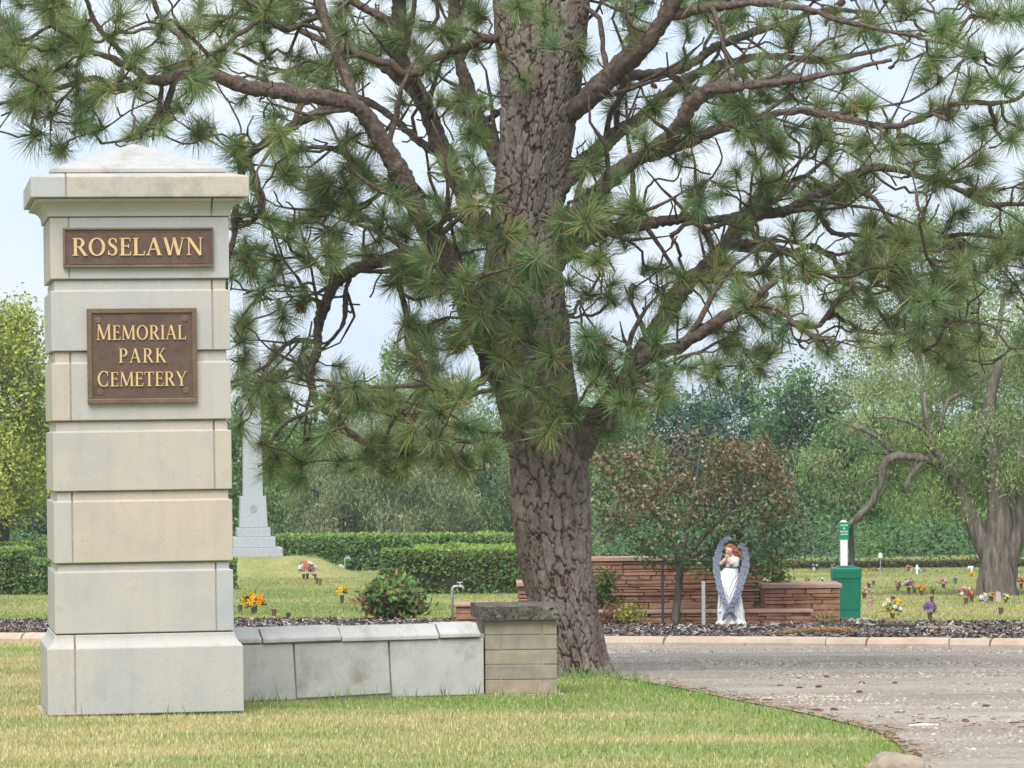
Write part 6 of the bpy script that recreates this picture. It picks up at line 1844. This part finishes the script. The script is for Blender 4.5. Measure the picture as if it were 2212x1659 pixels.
tree('bright mid green tree behind the sign post and far hedge', 1865, 110, 900, 270, 1236, MG + LG, 21675, 0.066, 116, nclump=95, clump=.105)
tree('dark green tree behind the far hedge left of the big trunk', 2005, 112, 900, 280, 1236, DG + MG, 21675, 0.066, 117, nclump=95, clump=.105)
tree('green tree behind the big grey trunk at the right edge', 2150, 113, 860, 290, 1236, MG, 20400, 0.068, 118, nclump=95, clump=.105)
_l = lambda q, y: tuple(np.array(P(q, y, 122)) - np.array(at(1975, 122)))
tree('tall airy pale green tree high in the right background', 1975, 122, 465, 340, 880, LG + OL, 17850, 0.061, 119, 'tall_airy_tree', nclump=120, clump=.09, bark_m='grey_bark',
     trunks=[[(_l(2000, 1235), .22), (_l(2000, 900), .18), (_l(2030, 720), .12), (_l(1990, 560), .05), (_l(1980, 470), .02)], [(_l(2010, 850), .10), (_l(1960, 700), .07), (_l(1930, 560), .03)]])
_l2 = lambda q, y: tuple(np.array(P(q, y, 120)) - np.array(at(2165, 120)))
tree('tall airy tree with several bare stems at the upper right edge', 2165, 120, 425, 310, 860, LG + OL, 15300, 0.061, 120, 'tall_airy_tree', nclump=110, clump=.09, bark_m='grey_bark',
     trunks=[[(_l2(2120, 1235), .2), (_l2(2115, 900), .17), (_l2(2110, 720), .13), (_l2(2090, 600), .07), (_l2(2080, 480), .02)], [(_l2(2115, 820), .12), (_l2(2160, 690), .09), (_l2(2175, 560), .05), (_l2(2180, 460), .02)]])
def understory():
    r = np.random.default_rng(150)
    n = 52000
    x = r.uniform(-25, 25, n); y = np.where(x > 6, r.uniform(97.9, 106, n), r.uniform(101, 108, n))
    hmax = np.where(x > 2, .8 + 1.3 * vnoise(x, y, 1.6, 151), .25 + .75 * vnoise(x, y, 1.6, 151))
    z = hmax * r.random(n) ** .7
    C = np.stack([x, y, gz(x, y) + z], 1)
    V, F = leaf_quads(C, r, .055, .03, np.tile([0, -.5, .5], (n, 1)))
    k = (vnoise(x, y, 2.2, 152) * 2.99).astype(int)
    c = np.array([DB[0], DG[1], MG[0]])[k] * r.uniform(.7, 1.3, (n, 1))
    tag(obj('woodland_undergrowth', V, F, MAT['leaf'], col=np.repeat(c, 4, 0)), 'dark shrubby undergrowth at the foot of the far trees', 'undergrowth', kind='stuff')
    n = 30000
    x = r.uniform(-40, 40, n); y = r.uniform(138, 150, n)
    hm = 4.3 + 1.2 * vnoise(x, y * 0, 3.0, 153) + .6 * vnoise(x, y * 0, 1.1, 154)
    z = hm * r.random(n) ** .8
    C = np.stack([x, y, gz(x, y) + z], 1)
    V, F = leaf_quads(C, r, .10, .06, np.tile([0, -.8, .5], (n, 1)))
    c = np.array([DB[0], DG[1], DB[1]])[r.integers(0, 3, n)] * r.uniform(.7, 1.3, (n, 1))
    tag(obj('distant_wood', V, F, MAT['leaf'], col=np.repeat(c, 4, 0)), 'distant wood closing the gaps behind the cemetery trees', 'wood', kind='stuff')
understory()

# the big old tree at the right with drooping foliage, grey trunk and arching limb
YE = G(2155, 1288).y + .35
EB = at(2155, YE)
_e = lambda q, y, d=0: tuple(np.array(P(q, y, YE + d)) - np.array(EB))
SE = FQ / YE
def W_(w): return w / 2 / SE
elm = tree('big old grey trunked tree with drooping fine foliage at the right edge', 2155, YE, 735, 760, 1120, OL + LG + [(.28, .34, .15)], 60000, .045, 130, 'drooping_tree', droop=.45, lw=.2, nclump=260, clump=.075, bark_m='grey_bark', ydep=.5, ycen=.75, limbs=200, shape=2.0, full=.1, group=None, twig=.022,
    trunks=[[(_e(2155, 1300), W_(104)), (_e(2155, 1270), W_(88)), (_e(2154, 1230), W_(78)), (_e(2152, 1180), W_(72)), (_e(2156, 1130), W_(58)), (_e(2154, 1078), W_(50)), (_e(2147, 1000), W_(42)), (_e(2140, 900), W_(32)), (_e(2160, 780), W_(16))],
            [(_e(2150, 1275), W_(50)), (_e(2138, 1215), W_(48)), (_e(2112, 1150), W_(42)), (_e(2086, 1089), W_(36)), (_e(2047, 1017), W_(29)), (_e(2018, 967), W_(22)), (_e(2003, 931), W_(17)), (_e(1997, 881), W_(13)), (_e(1997, 845), W_(7))],
            [(_e(2160, 1275), W_(46)), (_e(2176, 1215), W_(42)), (_e(2198, 1140), W_(38)), (_e(2196, 1050), W_(34)), (_e(2215, 950), W_(22))],
            [(_e(2030, 1005), W_(20)), (_e(1997, 994, -.1), W_(20)), (_e(1961, 985, -.1), W_(19)), (_e(1929, 985, -.2), W_(19)), (_e(1911, 1006, -.2), W_(18)), (_e(1904, 1042, -.2), W_(17)), (_e(1886, 1081, -.2), W_(15)), (_e(1842, 1122, -.2), W_(13)), (_e(1800, 1140, -.2), W_(6))],
            [(_e(1936, 983, -.1), W_(12)), (_e(1900, 949, -.2), W_(10)), (_e(1854, 927, -.3), W_(7)), (_e(1815, 912, -.3), W_(4))],
            [(_e(1993, 996, -.1), W_(11)), (_e(1961, 1042, -.2), W_(10)), (_e(1956, 1066, -.2), W_(7))],
            [(_e(2005, 935, 0), W_(11)), (_e(1982, 917, -.1), W_(9)), (_e(1940, 906, -.2), W_(7)), (_e(1885, 902, -.2), W_(4))],
            [(_e(2010, 945, 0), W_(11)), (_e(2030, 920, .1), W_(9)), (_e(2046, 870, .1), W_(12)), (_e(2085, 845, .1), W_(8))]])
def elm_twigs():
    r = np.random.default_rng(161)
    roots = [crom([_e(*q) for q in L], .15) for L in ([(2047, 1017), (2018, 967), (2003, 931), (1997, 881), (1997, 845)], [(2030, 1005), (1997, 994, -.1), (1961, 985, -.1), (1929, 985, -.2), (1911, 1006, -.2), (1904, 1042, -.2), (1886, 1081, -.2), (1842, 1122, -.2)], [(1936, 983, -.1), (1900, 949, -.2), (1854, 927, -.3), (1815, 912, -.3)], [(2005, 935, 0), (1982, 917, -.1), (1940, 906, -.2), (1885, 902, -.2)])]
    tg = [np.array(_e(r.uniform(1700, 2060), r.uniform(850, 1120), r.uniform(-.7, .3))) for _ in range(110)]
    o = branch_net(roots, tg, .020, r, .25).obj('dead_twigs', MAT['dark_bark'], elm, smooth=True); tag(o, kind='stuff')
elm_twigs()
_d = lambda q, y: tuple(np.array(P(q, y, 92)) - np.array(at(1838, 92)))
tree('slim dark trunked tree right behind the sign post', 1838, 92, 905, 190, 1120, MG + DG, 5000, .075, 131, nclump=50, trunks=[[(_d(1838, 1248), .075), (_d(1838, 1180), .07), (_d(1838, 1110), .06), (_d(1850, 1020), .03)]], group=None)

# small purple-bronze leaved tree behind the angel
YS = G(1460, 1358).y + .35
SB_ = at(1457, YS); SB_.z = float(mz(SB_.x, YS))
_k = lambda q, y, d=0: tuple(np.array(P(q, y, YS + d)) - np.array(SB_))
SS = FQ / YS
BR = [(.15, .105, .045), (.20, .115, .05), (.11, .13, .05), (.09, .125, .05), (.24, .14, .065), (.17, .16, .08)]
def sapling():
    t = thing('crabapple_tree', 'small round tree with bronze and dark green leaves behind the angel', 'tree', SB_)
    r = np.random.default_rng(141)
    tr_ = [[(_k(1455, 1362), .055), (_k(1459, 1330), .05), (_k(1464, 1290), .047), (_k(1468, 1245), .045), (_k(1474, 1200), .04)],
           [(_k(1470, 1225), .03), (_k(1440, 1150, -.1), .022), (_k(1400, 1060, -.1), .014), (_k(1370, 990), .006)],
           [(_k(1472, 1210), .034), (_k(1490, 1120, .1), .024), (_k(1505, 1030, .1), .014), (_k(1515, 950, .1), .006)],
           [(_k(1472, 1218), .03), (_k(1530, 1150, -.1), .022), (_k(1600, 1080, -.1), .014), (_k(1660, 1020), .006)],
           [(_k(1470, 1235), .025), (_k(1410, 1190, .2), .016), (_k(1340, 1150, .2), .009), (_k(1290, 1120, .2), .005)],
           [(_k(1474, 1215), .025), (_k(1550, 1180, .3), .016), (_k(1630, 1160, .3), .01), (_k(1710, 1120, .3), .005)]]
    paths = []
    for i_, tk_ in enumerate(tr_):
        p = crom([list(a) + [w] for a, w in tk_], .06)
        Vt, Ft = tube(p[:, :3], p[:, 3], 8); obj('trunk' if i_ == 0 else 'limb', Vt, Ft, MAT['grey_bark'], t, smooth=True); paths.append(p[:, :3])
    # crown outline in the picture, with ragged shoots
    out_ = [(1272, 1010), (1300, 975), (1370, 965), (1430, 945), (1500, 930), (1545, 950), (1600, 940), (1660, 960), (1690, 1000), (1715, 1060), (1735, 1120), (1740, 1180), (1715, 1230), (1640, 1235), (1560, 1262), (1520, 1250), (1470, 1215), (1415, 1225), (1370, 1205), (1320, 1160), (1280, 1120), (1292, 1060)]
    cl = []
    while len(cl) < 210:
        x, y = r.uniform(1270, 1745), r.uniform(925, 1265)
        if in_poly(np.array([x]), np.array([y]), out_)[0]:
            w = math.sqrt(max(.05, 1 - ((x - 1505) / 250) ** 2 - ((y - 1100) / 200) ** 2))
            d_ = r.uniform(-1, 1) * .9 * w
            if 1525 < x < 1640 and y > 1135: d_ = abs(d_) + .1
            cl.append(_k(x, y, d_))
    cl = np.array(cl)
    branch_net(paths, cl, .011, r, .1).obj('branches', MAT['dark_bark'], t, smooth=True)
    n = 13000
    ci = r.integers(0, len(cl), n)
    C = cl[ci] + r.normal(0, .075, (n, 3))
    V, F = leaf_quads(C, r, .030, .015, np.tile([0, -.2, .6], (n, 1)))
    h = np.clip((C[:, 2] - .75) / .9, 0, 1) + r.normal(0, .22, n)
    gr = np.array([(.075, .14, .05), (.10, .17, .055), (.06, .11, .045)])[r.integers(0, 3, n)]
    br = np.array(BR)[r.integers(0, len(BR), n)]
    c = np.where((h < .58)[:, None], gr, br)
    c = np.where((r.random(n) < .02)[:, None], np.array([.26, .25, .06]), c); c = np.where((r.random(n) < .015)[:, None], np.array([.28, .07, .04]), c)
    o = obj('crown', V, F, MAT['leaf_gloss'], t, col=np.repeat(c * r.uniform(.75, 1.3, (n, 1)), 4, 0)); tag(o, kind='stuff')
MAT['leaf_gloss'] = leafm('glossy_foliage', .2, .38, .5)
sapling()
# ================================================================== AIR: thin summer haze
def haze():
    m = bpy.data.materials.new('haze_air'); m.use_nodes = True
    nt = m.node_tree; nt.nodes.clear()
    out = nt.nodes.new('ShaderNodeOutputMaterial'); v = nt.nodes.new('ShaderNodeVolumePrincipled')
    v.inputs['Color'].default_value = (0.86, 0.93, 1.0, 1)
    v.inputs['Density'].default_value = HAZE_D
    v.inputs['Anisotropy'].default_value = 0.2
    nt.links.new(v.outputs['Volume'], out.inputs['Volume'])
    o = MB().box(-420, 420, -70, 910, float(gz(0, 900)) - 1.0, 14.0).obj('haze', m)
    tag(o, 'thin pale haze filling the air over the cemetery', 'haze', kind='stuff')
HAZE_D = 0.0005
haze()
_tri = 0
for _me in {o.data for o in bpy.data.objects if o.type == 'MESH'}:
    _tri += len(_me.loops) - 2 * len(_me.polygons)
print('triangles', _tri)
